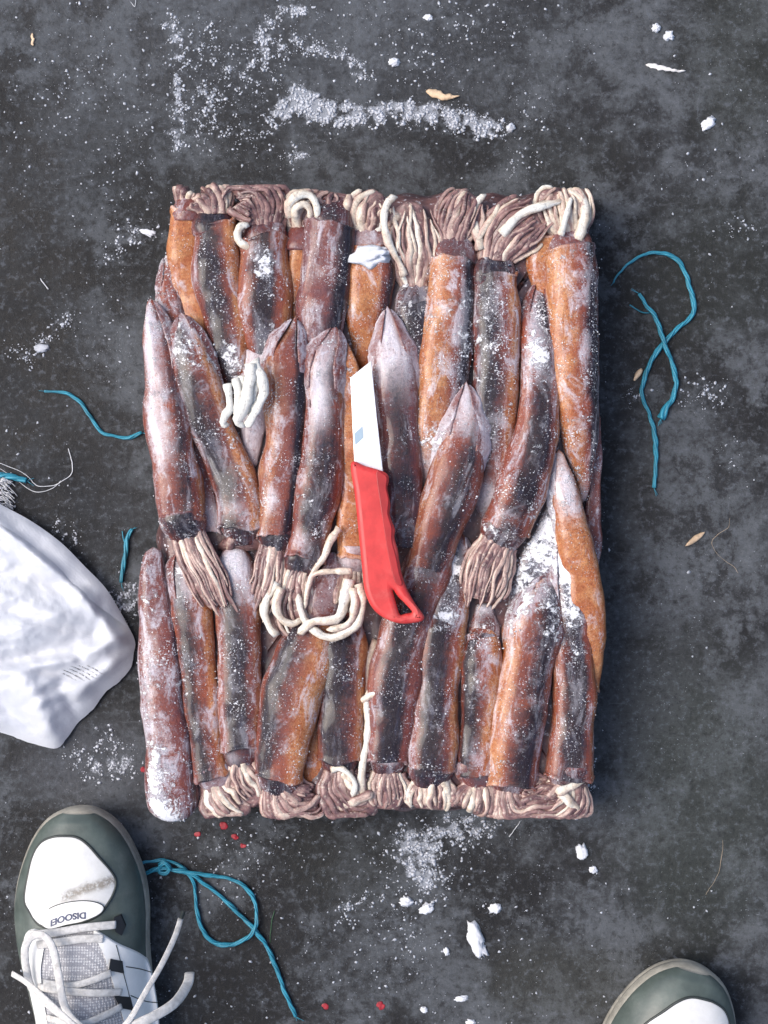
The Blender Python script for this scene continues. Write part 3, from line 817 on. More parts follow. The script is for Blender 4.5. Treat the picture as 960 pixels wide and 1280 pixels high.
Q('orange squid with a white frosted tip at the right edge', [(698, 562, 4), (701, 590, 11), (708, 630, 17), (718, 680, 22), (728, 740, 23), (731, 800, 22), (730, 860, 20)],
  (0.064, 0.060, 0.052), fin=dict(s=(-1,), w=6, p=0.9, f=0.3), roll=-2.2, sw=0.3, sa=0.2, oL=0.5, oR=0.95, tone=0.05, f=0.0, pp=((0.15, 0, 0.2, 1.4, 0.9), (0.62, 0.6, 0.05, 0.4, 0.5)), fp=((0.12, 0, 0.15, 1.2, 0.28),),)
Q('dark frost-crusted squid behind the fan of brown arms', [(700, 620, 5), (694, 650, 16), (678, 690, 25), (664, 725, 25), (655, 760, 20)],
  (0.052, 0.056, 0.050), roll=-0.2, sw=0.7, sa=0.9, tone=0.6, f=0.36, fp=((0.35, 0, 0.3, 1, 0.25),))
Q('thin pinkish flap of squid sticking out of the right edge', [(748, 518, 3), (746, 535, 6), (745, 560, 8), (743, 600, 9), (740, 660, 10), (738, 715, 8)],
  (0.050, 0.046, 0.044), roll=-1.5, sw=0.5, sa=0.8, tone=0.7, pale=0.3, f=0.05)
# ---- lower row: heads along the near edge
Q('leftmost squid of the lower row, thickly frosted at the bottom corner', [(192, 684, 8), (194, 700, 15), (196, 745, 20), (200, 820, 23), (206, 890, 25), (214, 945, 30), (218, 990, 31), (220, 1010, 27), (221, 1019, 14)],
  (0.056, 0.056, 0.052), roll=1.0, sw=0.35, sa=0.6, oR=0.3, tone=0.7, f=0.12, pp=((0.6, -0.4, 0.3, 0.7, 0.6), (0.25, -0.3, 0.2, 0.5, 0.3)), fp=((0.85, -0.45, 0.16, 0.55, 0.42), (0.98, -0.3, 0.06, 1, 0.25), (0.55, -0.9, 0.2, 0.4, 0.18), (0.08, 0, 0.15, 1, 0.15)), rim=False)
Q('slim orange and blue squid second from the left in the lower row', [(226, 688, 6), (230, 710, 17), (240, 760, 22), (247, 810, 22), (251, 870, 22), (257, 920, 22), (265, 966, 21)],
  (0.054, 0.056, 0.056), fin=dict(v=0.28, w=7, p=0.4, f=0.2), roll=-0.35, sw=0.42, sa=0.95, oR=1.0, tone=0.3, f=0.08, fp=((0.08, 0, 0.2, 1.2, 0.25),), pp=((0.05, -0.2, 0.14, 0.8, 0.3),),
  head=dict(len=26, w=0.94, sa=0.2, pale=0.6, bend=0.2), arms=dict(n=7, len=60, spread=0.35, turn=-0.4, curl=-0.06, pale=0.6, z=0.056))
Q('squid with a pale pink upper end, third from the left in the lower row', [(296, 684, 14), (296, 705, 24), (296, 750, 25), (297, 800, 26), (299, 860, 26), (300, 932, 23)],
  (0.057, 0.058, 0.058), roll=-0.05, sw=0.40, sa=1.0, oL=0.35, oR=0.55, tone=0.55, f=0.12, pp=((0.08, 0, 0.24, 1.3, 1.0), (0.55, -0.7, 0.1, 0.3, 0.5)), fp=((0.1, -0.5, 0.14, 0.7, 0.15),),
  head=dict(len=36, w=0.92, sa=0.85, pale=0.25, pp=((0.5, -0.3, 0.3, 0.4, 0.5),)), arms=dict(n=7, len=62, spread=0.3, turn=-0.3, curl=-0.05, pale=0.5, z=0.056))
Q('broad orange-flanked squid leaning right, below the looped cream arms', [(397, 745, 8), (391, 780, 27), (378, 820, 35), (364, 865, 36), (354, 920, 32), (349, 967, 28)],
  (0.054, 0.059, 0.058), roll=-0.55, sw=0.42, sa=1.0, oR=1.0, tone=0.45, f=0.08, pp=((0.5, -1.0, 0.3, 0.25, 0.4),),
  head=dict(len=30, w=0.90, sa=0.9, bend=0.1), arms=dict(n=9, len=92, spread=0.25, fold=False, turn=-0.95, curl=-0.04, pale=0.30, z=0.056, r=5.5))
Q('dark blue squid with a brown right side, in the middle of the lower row', [(433, 760, 10), (432, 800, 26), (429, 850, 27), (427, 900, 26), (426, 944, 25)],
  (0.052, 0.057, 0.057), roll=-0.30, sw=0.62, sa=1.0, oR=0.85, tone=0.3, f=0.06,
  head=dict(len=32, w=0.90, sa=0.9, pale=0.1), arms=dict(n=7, len=70, spread=0.4, turn=-0.1, curl=-0.16, pale=0.4, z=0.056, r=6),
  extra_arms=(dict(p=[(414, 962, 0.064), (425, 960, 0.066), (437, 968, 0.067), (444, 982, 0.066), (440, 996, 0.064)], r0=4.5, r1=3.5, pale=0.95),
              dict(p=[(424, 1010, 0.058), (438, 1003, 0.061), (452, 997, 0.063), (466, 990, 0.063)], r0=6, r1=5, pale=0.45)))
Q('orange pink squid flank in the gap left of the dark blue squid', [(400, 850, 5), (397, 890, 12), (394, 940, 15), (390, 985, 14)],
  (0.045, 0.048, 0.048), roll=2.5, sa=0.1, oL=0.8, oR=0.8, tone=0.1, f=0.0, rim=False)
Q('purple squid below the knife loop with cream tentacles down its left side', [(557, 662, 5), (548, 680, 15), (535, 710, 26), (518, 755, 30), (502, 805, 30), (492, 860, 30), (486, 945, 24)],
  (0.058, 0.060, 0.057), fin=dict(v=0.25, w=6, p=0.6), roll=0.0, sw=0.40, sa=1.0, oL=0.25, oR=0.3, tone=0.6, f=0.07, pp=((0.05, 0.2, 0.06, 1, 0.9), (0.22, 0, 0.12, 0.8, 0.5)),
  head=dict(len=34, w=0.90, sa=0.75, pale=0.2, pp=((0.3, 0.0, 0.15, 0.5, 0.8),)), arms=dict(n=8, len=56, spread=0.10, pale=0.55, z=0.055, r=5.2),
  extra_arms=(dict(p=[(464, 862, 0.066), (458, 875, 0.066), (461, 905, 0.066), (457, 935, 0.065), (452, 965, 0.064), (452, 1000, 0.060)], r0=5, r1=5, pale=1.0, name='tentacle'),
              dict(p=[(480, 854, 0.073), (470, 866, 0.071), (458, 872, 0.068), (452, 878, 0.066)], r0=3, r1=4, pale=0.95, name='tentacle'),
              dict(p=[(470, 800, 0.056), (462, 820, 0.058), (458, 850, 0.060), (455, 880, 0.060)], r0=6, r1=5, pale=0.5, name='tentacle')))
Q('squid with a white frosted tip and a brown right flank under the fan of arms', [(577, 666, 6), (572, 695, 15), (563, 745, 21), (554, 795, 26), (548, 840, 28), (544, 890, 28), (541, 955, 27)],
  (0.055, 0.058, 0.057), fin=dict(v=0.3, w=7, p=0.6, f=0.25), roll=-0.1, sw=0.40, sa=1.0, oR=0.95, tone=0.45, f=0.08, fp=((0.18, -0.3, 0.10, 0.8, 0.45), (0.36, 0.1, 0.05, 0.8, 0.35), (0.02, 0, 0.08, 1, 0.15)),
  head=dict(len=30, w=0.90, sa=0.95), arms=dict(n=8, len=54, spread=0.12, pale=0.5, z=0.055, r=5.2))
Q('short squid head turned up under the fan of brown arms', [(600, 850, 5), (601, 835, 12), (602, 810, 17), (603, 796, 18)],
  (0.050, 0.054, 0.058), roll=0, sw=0.5, sa=0.6, tone=0.6, f=0.2, head=dict(len=40, w=1.0, sa=0.55, pale=0.35, pp=((0.95, 0, 0.2, 1, 0.8),), er=4))
Q('straight orange squid with a blue left side, third from the right in the lower row', [(603, 783, 16), (603, 793, 21), (601, 840, 23), (598, 900, 23), (594, 962, 22)],
  (0.058, 0.058, 0.056), roll=-0.55, sw=0.50, sa=0.95, oR=1.0, tone=0.25, f=0.08, fp=((0.12, 0, 0.12, 0.5, 0.25),),
  head=dict(len=24, w=0.95, sa=0.5, pale=0.3, bend=0.2), arms=dict(n=8, len=70, spread=0.3, turn=0.1, curl=0.07, pale=0.4, z=0.056, r=5.4))
Q('orange squid splashed with white frost, second from the right in the lower row', [(688, 716, 4), (682, 735, 18), (668, 780, 32), (660, 825, 31), (651, 880, 29), (645, 930, 29), (640, 976, 28)],
  (0.060, 0.060, 0.056), fin=dict(v=0.3, w=6, p=0.5, f=0.25), roll=0.35, sw=0.40, sa=0.95, oL=0.95, tone=0.30, f=0.10, fp=((0.22, -0.9, 0.12, 0.5, 0.55), (0.12, 0.1, 0.10, 0.6, 0.3), (0.28, 0.5, 0.08, 0.4, 0.3)), pp=((0.02, 0, 0.07, 1, 0.6), (0.6, -1.1, 0.3, 0.25, 0.7)),
  head=dict(len=20, w=0.9, sa=0.6, eyes=()), arms=dict(n=12, len=110, spread=0.4, fold=False, turn=-0.8, curl=-0.03, pale=0.30, z=0.058, r=5.6))
Q('squid with a frosty white tip and broad blue stripe at the lower right corner', [(702, 664, 5), (704, 685, 12), (708, 730, 18), (713, 780, 22), (717, 840, 26), (716, 900, 27), (712, 966, 27)],
  (0.062, 0.060, 0.057), fin=dict(v=0.3, w=6, p=0.6, f=0.35), roll=0.05, sw=0.45, sa=1.0, oL=0.4, oR=0.55, tone=0.3, f=0.08, fp=((0.14, 0, 0.14, 1.0, 0.6), (0.32, -0.1, 0.1, 0.5, 0.35), (0.7, 0, 0.2, 0.4, 0.1)),
  head=dict(len=22, w=0.95, sa=0.6, pale=0.2), arms=dict(n=8, len=78, spread=0.3, fold=False, turn=0.7, curl=0.03, pale=0.4, z=0.056, r=5.5),
  extra_arms=(dict(p=[(738, 955, 0.064), (732, 970, 0.066), (718, 982, 0.068), (702, 988, 0.068), (694, 990, 0.066)], r0=4, r1=5.5, pale=1.0, name='tentacle'),
              dict(p=[(700, 992, 0.066), (712, 1002, 0.066), (724, 1012, 0.062)], r0=5.5, r1=4.5, pale=0.95, name='tentacle')))
# ---- the small clump of bleached arms on top of the block
wa = empty('severed_squid_arms', P(305, 495, 0.075), 'clump of bleached white squid arms lying on the left of the block', 'squid arms')
rr_ = random.Random(5)
for ex in (dict(p=[(316, 452, 0.088), (326, 470, 0.090), (329, 490, 0.090), (322, 510, 0.089), (314, 524, 0.087), (306, 534, 0.085)], r0=8, r1=5),
           dict(p=[(313, 455, 0.090), (312, 475, 0.092), (308, 495, 0.092), (302, 515, 0.090), (297, 528, 0.087), (307, 534, 0.086)], r0=8, r1=5.5),
           dict(p=[(318, 460, 0.086), (318, 480, 0.088), (315, 500, 0.088), (310, 518, 0.086)], r0=7, r1=5),
           dict(p=[(294, 473, 0.088), (297, 488, 0.090), (297, 505, 0.090), (294, 520, 0.087)], r0=5, r1=4),
           dict(p=[(284, 480, 0.088), (286, 495, 0.090), (287, 508, 0.090), (281, 522, 0.088), (279, 530, 0.086), (287, 531, 0.085)], r0=5.5, r1=4),
           dict(p=[(302, 470, 0.086), (303, 490, 0.087), (301, 506, 0.086), (296, 520, 0.085)], r0=5, r1=4)):
    ex['pale'] = 1.75; ex['f'] = 0.15
    arm_from_px(wa, ex, rr_)


# ------------------------------------------------------------------ ice and frost
def ice_material(name, col=(0.80, 0.82, 0.86), var=0.12, rough=0.4):
    m = M(name); p = m.pos()
    n1 = m.noise(p, 260, 4, 0.6)
    m.set(Base_Color=m.mix(m.ss(n1, 0.3, 0.7), tuple(c * (1 - var) for c in col), col), Roughness=rough)
    m.b.inputs['Transmission Weight'].default_value = 0.15
    m.b.inputs['IOR'].default_value = 1.31
    m.bump(m.noise(p, 900, 3), 0.5, 0.0005)
    return m.m


MAT_ICE = ice_material('packed_ice')
MAT_SLUSH = ice_material('floor_slush', (0.60, 0.625, 0.68), 0.30, 0.35)


def grains(name, items, mat, seed, label, flat=(0.5, 1.0), big=False):
    """one joined mesh of crystals; items = (position, radius)"""
    rg = np.random.default_rng(seed)
    if big:
        bm = bmesh.new(); bmesh.ops.create_icosphere(bm, subdivisions=1, radius=1)
        bv = np.array([v.co[:] for v in bm.verts]); bf = np.array([[v.index for v in f.verts] for f in bm.faces]); bm.free()
    else:
        bv = np.array([(1, 0, 0), (-1, 0, 0), (0, 1, 0), (0, -1, 0), (0, 0, 1), (0, 0, -1)], dtype=float)
        bf = np.array([(0, 2, 4), (2, 1, 4), (1, 3, 4), (3, 0, 4), (2, 0, 5), (1, 2, 5), (3, 1, 5), (0, 3, 5)])
    n = len(items); k = len(bv)
    pos = np.array([tuple(i[0]) for i in items]); rad = np.array([i[1] for i in items])
    v = np.repeat(bv[None], n, 0) * (1 + rg.uniform(-0.45, 0.45, (n, k, 1)))
    v[:, :, 2] *= rg.uniform(flat[0], flat[1], (n, 1))
    v[:, :, 0] *= rg.uniform(0.7, 1.6, (n, 1))
    a = rg.uniform(0, 2 * pi, (n, 1)); ca, sa = np.cos(a), np.sin(a)
    x = v[:, :, 0] * ca - v[:, :, 1] * sa; y = v[:, :, 0] * sa + v[:, :, 1] * ca
    v[:, :, 0], v[:, :, 1] = x, y
    v = v * rad[:, None, None] + pos[:, None, :]
    f = (bf[None] + (np.arange(n) * k)[:, None, None]).reshape(-1, 3)
    me = bpy.data.meshes.new(name)
    me.vertices.add(n * k); me.vertices.foreach_set('co', v.reshape(-1).astype(np.float32))
    me.loops.add(len(f) * 3); me.loops.foreach_set('vertex_index', f.reshape(-1).astype(np.int32))
    me.polygons.add(len(f)); me.polygons.foreach_set('loop_start', np.arange(0, len(f) * 3, 3, dtype=np.int32))
    me.update(calc_edges=True); me.validate()
    me.materials.append(mat)
    o = bpy.data.objects.new(name, me); C.objects.link(o)
    return tag(o, label, kind='stuff')


grains('frost_crystals', CRYST, MAT_ICE, 3, 'fine frost crystals sprinkled over the squid')


def ice_chip(px, py, rx, ry, rot, hgt, label, z=0.0, mat=None, name='ice_chip', group='loose chips of ice on the floor', cat='ice'):
    bm = bmesh.new(); bmesh.ops.create_icosphere(bm, subdivisions=3, radius=1)
    vs = []; sd_ = px * 0.37 + py * 0.11
    c0 = P(px, py, z)
    for v in bm.verts:
        c = v.co.copy()
        c *= 1 + 0.60 * noise.noise(c * 2.1 + Vector((sd_, 0, 0))) + 0.38 * noise.noise(c * 5.5 + Vector((0, sd_, 0)))
        x, y = c.x * rx * S, c.y * ry * S
        vs.append(c0 + Vector((x * cos(rot) - y * sin(rot), x * sin(rot) + y * cos(rot), (c.z + 0.45) * hgt * 0.6 * S)))
    bm.verts.ensure_lookup_table()
    fs = [tuple(v.index for v in f.verts) for f in bm.faces]; bm.free()
    o = mesh_obj(name, vs, fs, mat or MAT_ICE, None, origin=c0)
    return tag(o, label, cat, group)


ice_chip(595, 1174, 9, 21, radians(22), 7, 'largest white elongated chip of ice on the floor below the block')
ice_chip(727, 1064, 7, 9, 0.3, 6, 'round white chip of ice on the floor below the block\'s lower right corner')
ice_chip(735, 1007, 5, 9, 0.1, 5, 'upright white chip of ice against the lower right corner of the block')
ice_chip(577, 1248, 8, 3.5, 0.1, 3, 'flat oval chip of ice near the bottom middle of the picture')
ice_chip(588, 1278, 6, 4, 0.1, 3, 'chip of ice cut off by the bottom edge of the picture')
ice_chip(534, 1135, 9, 6, 0.5, 4, 'lumpy chip of ice below the middle of the block')
ice_chip(508, 1127, 8, 6, -0.2, 4, 'ragged chip of ice left of the lumpy chip below the block')
ice_chip(619, 1135, 8, 6, 0.4, 3.5, 'small ragged chip of ice right of the largest chip')
ice_chip(558, 1189, 3.5, 5, 0.2, 3, 'small chip of ice left of the largest chip')
ice_chip(530, 1262, 4, 4, 0.2, 3, 'small round chip of ice near the bottom edge')
ice_chip(741, 1087, 5, 4, -0.5, 3, 'small chip of ice below the round white chip')
ice_chip(885, 155, 10, 6, 0.6, 4, 'angular chip of ice at the upper right of the floor')
ice_chip(836, 45, 6, 6, 0.6, 4, 'chip of ice above the white feather-like scrap at the upper right')
ice_chip(820, 35, 5, 5, 0.6, 4, 'smaller chip of ice at the top right, left of its neighbour')
ice_chip(638, 160, 6, 5, 0.6, 4, 'greyish chip of ice at the right end of the long ice streak', mat=MAT_SLUSH)
ice_chip(492, 78, 6, 5, 0.2, 4, 'small chip of ice above the long ice streak')
ice_chip(535, 22, 5, 4, 0.2, 3, 'small chip of ice near the top edge of the picture')
ice_chip(52, 435, 9, 5, 0.1, 3, 'grey oval patch of ice on the floor left of the block', mat=MAT_SLUSH)
ice_chip(185, 291, 9, 4, -0.3, 3, 'flat pale chip of ice left of the block near its upper corner')
ice_chip(463, 320, 22, 12, 0.15, 6, 'lump of white ice on the neck of an orange squid at the upper edge', z=0.068, group=None)

# crumbs on the floor, denser along the streaks the block left behind
strokes = [  # (polyline px, half width px, count, max radius px)
    ([(345, 150), (372, 128), (400, 142), (440, 146), (490, 140), (550, 145), (622, 162)], 9, 3000, 2.6),
    ([(370, 118), (395, 128), (420, 148)], 8, 420, 2.4),
    ([(330, 60), (332, 35), (350, 18), (388, 13)], 6, 420, 2.2),
    ([(318, 82), (345, 58), (395, 60), (425, 68), (450, 85), (462, 98)], 7, 620, 2.2),
    ([(212, 22), (224, 60), (228, 90)], 9, 280, 2.3), ([(222, 95), (224, 140), (222, 190)], 6, 360, 2.2),
    ([(240, 110), (262, 125), (255, 160)], 12, 260, 2.4), ([(270, 110), (320, 85), (350, 90)], 26, 420, 2.0),
    ([(250, 40), (270, 75)], 16, 160, 2.0), ([(255, 170), (330, 165)], 20, 260, 1.8), ([(355, 200), (385, 190)], 10, 120, 2.2),
    ([(140, 322), (165, 295), (190, 290)], 12, 160, 2.4), ([(40, 440), (75, 405), (90, 395)], 7, 130, 2.2),
    ([(15, 440), (45, 445)], 10, 90, 2.0), ([(500, 1045), (520, 1060), (560, 1040), (610, 1035)], 15, 1100, 2.4),
    ([(520, 1060), (530, 1090), (545, 1115)], 12, 420, 2.6), ([(480, 1095), (520, 1085), (580, 1080)], 24, 300, 2.2),
    ([(430, 1150), (440, 1130), (455, 1125)], 8, 120, 2.3), ([(490, 1120), (480, 1150), (540, 1180)], 22, 150, 1.9),
    ([(90, 940), (110, 960), (150, 960)], 10, 260, 2.3), ([(120, 925), (140, 930), (165, 965)], 9, 200, 2.4),
    ([(150, 740), (160, 760), (165, 735)], 10, 260, 2.1), ([(860, 495), (885, 485), (900, 505)], 12, 140, 2.2),
    ([(780, 505), (795, 490)], 6, 40, 1.8), ([(745, 650), (750, 690)], 5, 40, 2.4), ([(560, 20), (640, 35)], 22, 140, 2.0),
    ([(500, 40), (540, 90)], 26, 140, 2.0), ([(640, 210), (660, 190)], 14, 70, 1.8), ([(650, 120), (680, 150)], 18, 60, 1.8),
    ([(265, 1090), (330, 1060), (300, 1040)], 26, 170, 1.7), ([(735, 935), (742, 985)], 4, 60, 2.2), ([(900, 560), (930, 590)], 16, 40, 1.6),
    ([(905, 280), (950, 290)], 10, 60, 1.8), ([(95, 680), (85, 670), (70, 655)], 8, 70, 2.0), ([(250, 1120), (320, 1100)], 22, 90, 1.5),
    ([(70, 60), (160, 80)], 40, 120, 1.8), ([(30, 150), (130, 110)], 30, 90, 1.8), ([(140, 200), (200, 140)], 26, 110, 1.6),
    ([(110, 230), (190, 240)], 30, 90, 1.5), ([(130, 390), (165, 480)], 20, 50, 1.6), ([(360, 1050), (460, 1240)], 60, 130, 1.5),
]
fg = []
rg_ = random.Random(21)
for (pl_, hwp, cnt, mr) in strokes:
    pts_ = catmull(pl_, 60) if len(pl_) > 2 else [(lerp(pl_[0][0], pl_[1][0], i / 59), lerp(pl_[0][1], pl_[1][1], i / 59)) for i in range(60)]
    k = 0; tries = 0
    while k < cnt * 0.95 and tries < cnt * 12:
        tries += 1
        a = rg_.choice(pts_)
        x = a[0] + rg_.gauss(0, hwp * 0.8); y = a[1] + rg_.gauss(0, hwp * 0.8)
        if noise.noise(Vector((x * 0.11, y * 0.11, 3.0))) + 0.5 * noise.noise(Vector((x * 0.35, y * 0.35, 9.0))) < rg_.uniform(-0.10, 0.22): continue
        r = mr * (0.14 + 0.74 * rg_.random() ** 3.2)
        fg.append((P(x, y, r * S * 0.2), r * S)); k += 1
n_sc = 0
while n_sc < 2600:
    x, y = rg_.uniform(-10, 970), rg_.uniform(-10, 1290)
    d = noise.noise(Vector((x * 0.012, y * 0.012, 1.0))) + 0.6 * noise.noise(Vector((x * 0.05, y * 0.05, 5.0)))
    d += 0.5 * sstep(420, 120, y) * sstep(850, 500, x) + 0.25 * sstep(980, 1060, y) * sstep(850, 700, x)
    if x > 760 and 330 < y: d -= 0.35
    if d < rg_.uniform(-0.05, 0.75): continue
    r = 0.30 + 1.5 * rg_.random() ** 5
    fg.append((P(x, y, r * S * 0.2), r * S)); n_sc += 1
# half-melted slush film where the crumbs lie thickest
dm = np.zeros((gny, gnx))
for q, r in fg:
    i, j = int((q.x / S + 480 - GX0) / GS), int((640 - q.y / S - GY0) / GS)
    if 0 <= i < gnx and 0 <= j < gny: dm[j, i] += (r / S) ** 2
for _ in range(3):
    dm = (dm + np.roll(dm, 1, 0) + np.roll(dm, -1, 0) + np.roll(dm, 1, 1) + np.roll(dm, -1, 1)) / 5
dm = 1 - np.exp(-dm / 3.2)
sa_ = fl.data.attributes.new('slush', 'FLOAT', 'POINT')
sa_.data.foreach_set('value', np.concatenate([dm.ravel(), np.zeros(4)]).astype(np.float32))
grains('ice_crumbs', fg, MAT_SLUSH, 8, 'crumbs of ice and slush scattered in streaks over the floor', flat=(0.08, 0.28), big=True)

# ------------------------------------------------------------------ knife
MAT_BLADE = simple('knife_steel', (0.86, 0.87, 0.88), 0.40, 0.04, 90, 0.85, 0.06)
MAT_RED = simple('red_plastic', (0.56, 0.036, 0.034), 0.45, 0.14, 70, 0, 0.15, 0.0004, dirt=(0.70, 0.20, 0.17), dirt_amt=0.30)
MAT_RED_SHADED = simple('red_plastic_shaded', (0.34, 0.012, 0.014), 0.45, 0.14, 70, 0, 0.15, 0.0004)  # darker copy of the handle red, shading painted into the colour


def plate(name, loops, z, thick, bevel, mat, parent, res=3, cyclic_smooth=True):
    """flat bevelled plate from photograph outlines (first outer, rest holes)"""
    cu = bpy.data.curves.new(name, 'CURVE'); cu.dimensions = '2D'; cu.fill_mode = 'BOTH'
    cu.extrude = max(0.0, thick / 2 - bevel); cu.bevel_depth = bevel; cu.bevel_resolution = res; cu.offset = -bevel
    for lp in loops:
        sp = cu.splines.new('POLY'); sp.points.add(len(lp) - 1); sp.use_cyclic_u = True
        for i, (a, b) in enumerate(lp):
            q = P(a, b, z); sp.points[i].co = (q.x, q.y, 0, 1)
    tmp = bpy.data.objects.new(name, cu); C.objects.link(tmp)
    dg = bpy.context.evaluated_depsgraph_get()
    me = bpy.data.meshes.new_from_object(tmp.evaluated_get(dg))
    vs = [Vector((v.co.x, v.co.y, v.co.z + z)) for v in me.vertices]; fs = [tuple(p.vertices) for p in me.polygons]
    bpy.data.objects.remove(tmp); bpy.data.curves.remove(cu); bpy.data.meshes.remove(me)
    o = mesh_obj(name, vs, fs, mat, parent, smooth=False)
    return o


kn = empty('knife', P(475, 620, 0.078), 'kitchen knife with red plastic handle and square white blade lying on the squid', 'knife')
plate('blade', [[(438, 472), (464, 451), (467, 480), (471, 520), (480, 600), (444, 600), (441, 540)]], 0.0835, 0.0016, 0.0004, MAT_BLADE, kn)
plate('etched_mark', [[(443, 542), (453, 533), (454, 547), (448, 553), (444, 556)]], 0.0845, 0.0002, 0.00005, simple('etched_grey', (0.28, 0.37, 0.44), 0.5, 0.1), kn)
outer = catmull([(439, 579), (458, 583), (478, 589), (485, 594), (486, 602), (484, 610), (486, 620), (488, 632), (487, 642), (490, 652), (494, 662), (493, 672), (497, 686), (499, 700),
                 (502, 716), (508, 734), (518, 753), (529, 768), (530, 773), (524, 777), (501, 779), (480, 772), (465, 759), (456, 738), (453, 713), (449, 672), (444, 622)], 150, True)
hole = catmull([(491, 737), (498, 746), (508, 756), (515, 765), (507, 767), (500, 768), (496, 757)], 60, True)
hn = plate('handle', [outer, hole], 0.0875, 0.017, 0.0042, MAT_RED, kn, 4)
for p_ in hn.data.polygons: p_.use_smooth = True
shade_outline = catmull([(470, 590), (479, 592), (484, 597), (483, 610), (486, 626), (485, 642), (490, 660), (490, 675), (495, 695), (499, 715), (503, 731), (494, 728), (486, 700), (480, 665), (475, 630)], 90, True)
g_ = plate('grip_shade_strip', [shade_outline], 0.0955, 0.0018, 0.0007, MAT_RED_SHADED, kn, 2)  # shade of the handle's finger side, laid on as a darker strip


# ------------------------------------------------------------------ twine
def twine_material(name, col):
    m = M(name); p = m.pos(); fl_ = m.attr('flow', True)
    n1 = m.noise(m.map(fl_, (3000, 60, 1)), 1.0, 3, 0.6); n2 = m.noise(p, 45, 4)
    c = m.mix(m.ss(n1, 0.3, 0.7), tuple(x * 0.55 for x in col), tuple(min(1, x * 1.5) for x in col))
    c = m.mix(m.math('MULTIPLY', m.ss(n2, 0.5, 0.75), 0.5), c, tuple(x * 0.35 for x in col))
    m.set(Base_Color=c, Roughness=0.42); m.bump(n1, 0.5, 0.0004)
    return m.m


MAT_TWINE = twine_material('blue_twine', (0.025, 0.22, 0.31))
MAT_THREAD = twine_material('white_thread', (0.62, 0.63, 0.65))
MAT_STRAW = twine_material('straw_fibre', (0.33, 0.26, 0.18))


def strand(vs, fs, fl_, pts, rad, phase, turns, off, nA=6, flat=1.0):
    n = len(pts); b0 = len(vs); L = 0
    for i in range(n):
        t = (pts[min(i + 1, n - 1)] - pts[max(i - 1, 0)]).normalized()
        s = t.cross(Vector((0, 0, 1)));
        if s.length < 1e-4: s = Vector((1, 0, 0))
        s.normalize(); up = s.cross(t)
        if i: L += (pts[i] - pts[i - 1]).length
        a = phase + turns * 2 * pi * i / n
        o_ = off[i] if isinstance(off, list) else off
        r = rad[i] if isinstance(rad, list) else rad
        c = pts[i] + s * (cos(a) * o_) + up * (sin(a) * o_ * flat)
        for j in range(nA):
            th = 2 * pi * j / nA
            vs.append(c + s * (cos(th) * r) + up * (sin(th) * r)); fl_.append((th * r, L, phase))
    for f in grid_faces(n, nA, True, True, True): fs.append(tuple(b0 + k for k in f))


def twine(path, r, label, mat=None, name='twine', cat='twine', group='pieces of cut blue twine', strands=3, z=0.0, taper=(0.7, 1.0), fray=0, extra=(), tail_w=1.0):
    mat = mat or MAT_TWINE
    sd_ = random.Random(int(path[0][0] * 7 + path[0][1]))
    r *= 0.88
    n = max(24, int(sum(hypot(path[i + 1][0] - path[i][0], path[i + 1][1] - path[i][1]) for i in range(len(path) - 1)) / 2.2))
    px = catmull([(a[0], a[1], a[2] if len(a) > 2 else 0) for a in path], n)
    px = [(a + 1.3 * noise.noise(Vector((a * 0.06, b * 0.06, 5))) + 0.5 * noise.noise(Vector((a * 0.25, b * 0.25, 1))), b + 1.3 * noise.noise(Vector((a * 0.06, b * 0.06, 9))), c) for a, b, c in px]
    pts = [P(a, b, z + r * S * 1.3 + c * S + 0.0005 * noise.noise(Vector((a * 0.05, b * 0.05, 2)))) for a, b, c in px]
    vs, fs, fl_ = [], [], []
    prof = [lerp(taper[0], taper[1], min(1, i / n * 4)) * lerp(1, tail_w, sstep(0.75, 1, i / n)) * (1 + 0.40 * noise.noise(Vector((i * 0.11, r, path[0][0])))) for i in range(n)]
    for k in range(strands):
        strand(vs, fs, fl_, pts, [r * S * 0.62 * q for q in prof], 2 * pi * k / strands, n / 26.0, [r * S * 0.52 * q for q in prof] if strands > 1 else 0.0)
    for k in range(fray):
        e = pts[-1] if k % 3 else pts[0]; d = (pts[-1] - pts[-4] if k % 3 else pts[0] - pts[3]).normalized()
        an = sd_.uniform(-0.7, 0.7); d = Vector((d.x * cos(an) - d.y * sin(an), d.x * sin(an) + d.y * cos(an), 0))
        ln = sd_.uniform(4, 12) * S
        strand(vs, fs, fl_, [e + d * (ln * q / 5) for q in range(6)], 0.35 * S, 0, 0, 0.0, 4)
    for ex in extra:
        q = catmull([(a, b) for a, b in ex], 14)
        strand(vs, fs, fl_, [P(a, b, z + r * S) for a, b in q], r * S * 0.3, 0, 0, 0.0, 4)
    o = mesh_obj(name, vs, fs, mat, None, {'flow': fl_}, origin=P(path[0][0], path[0][1], 0))
    return tag(o, label, cat, group)


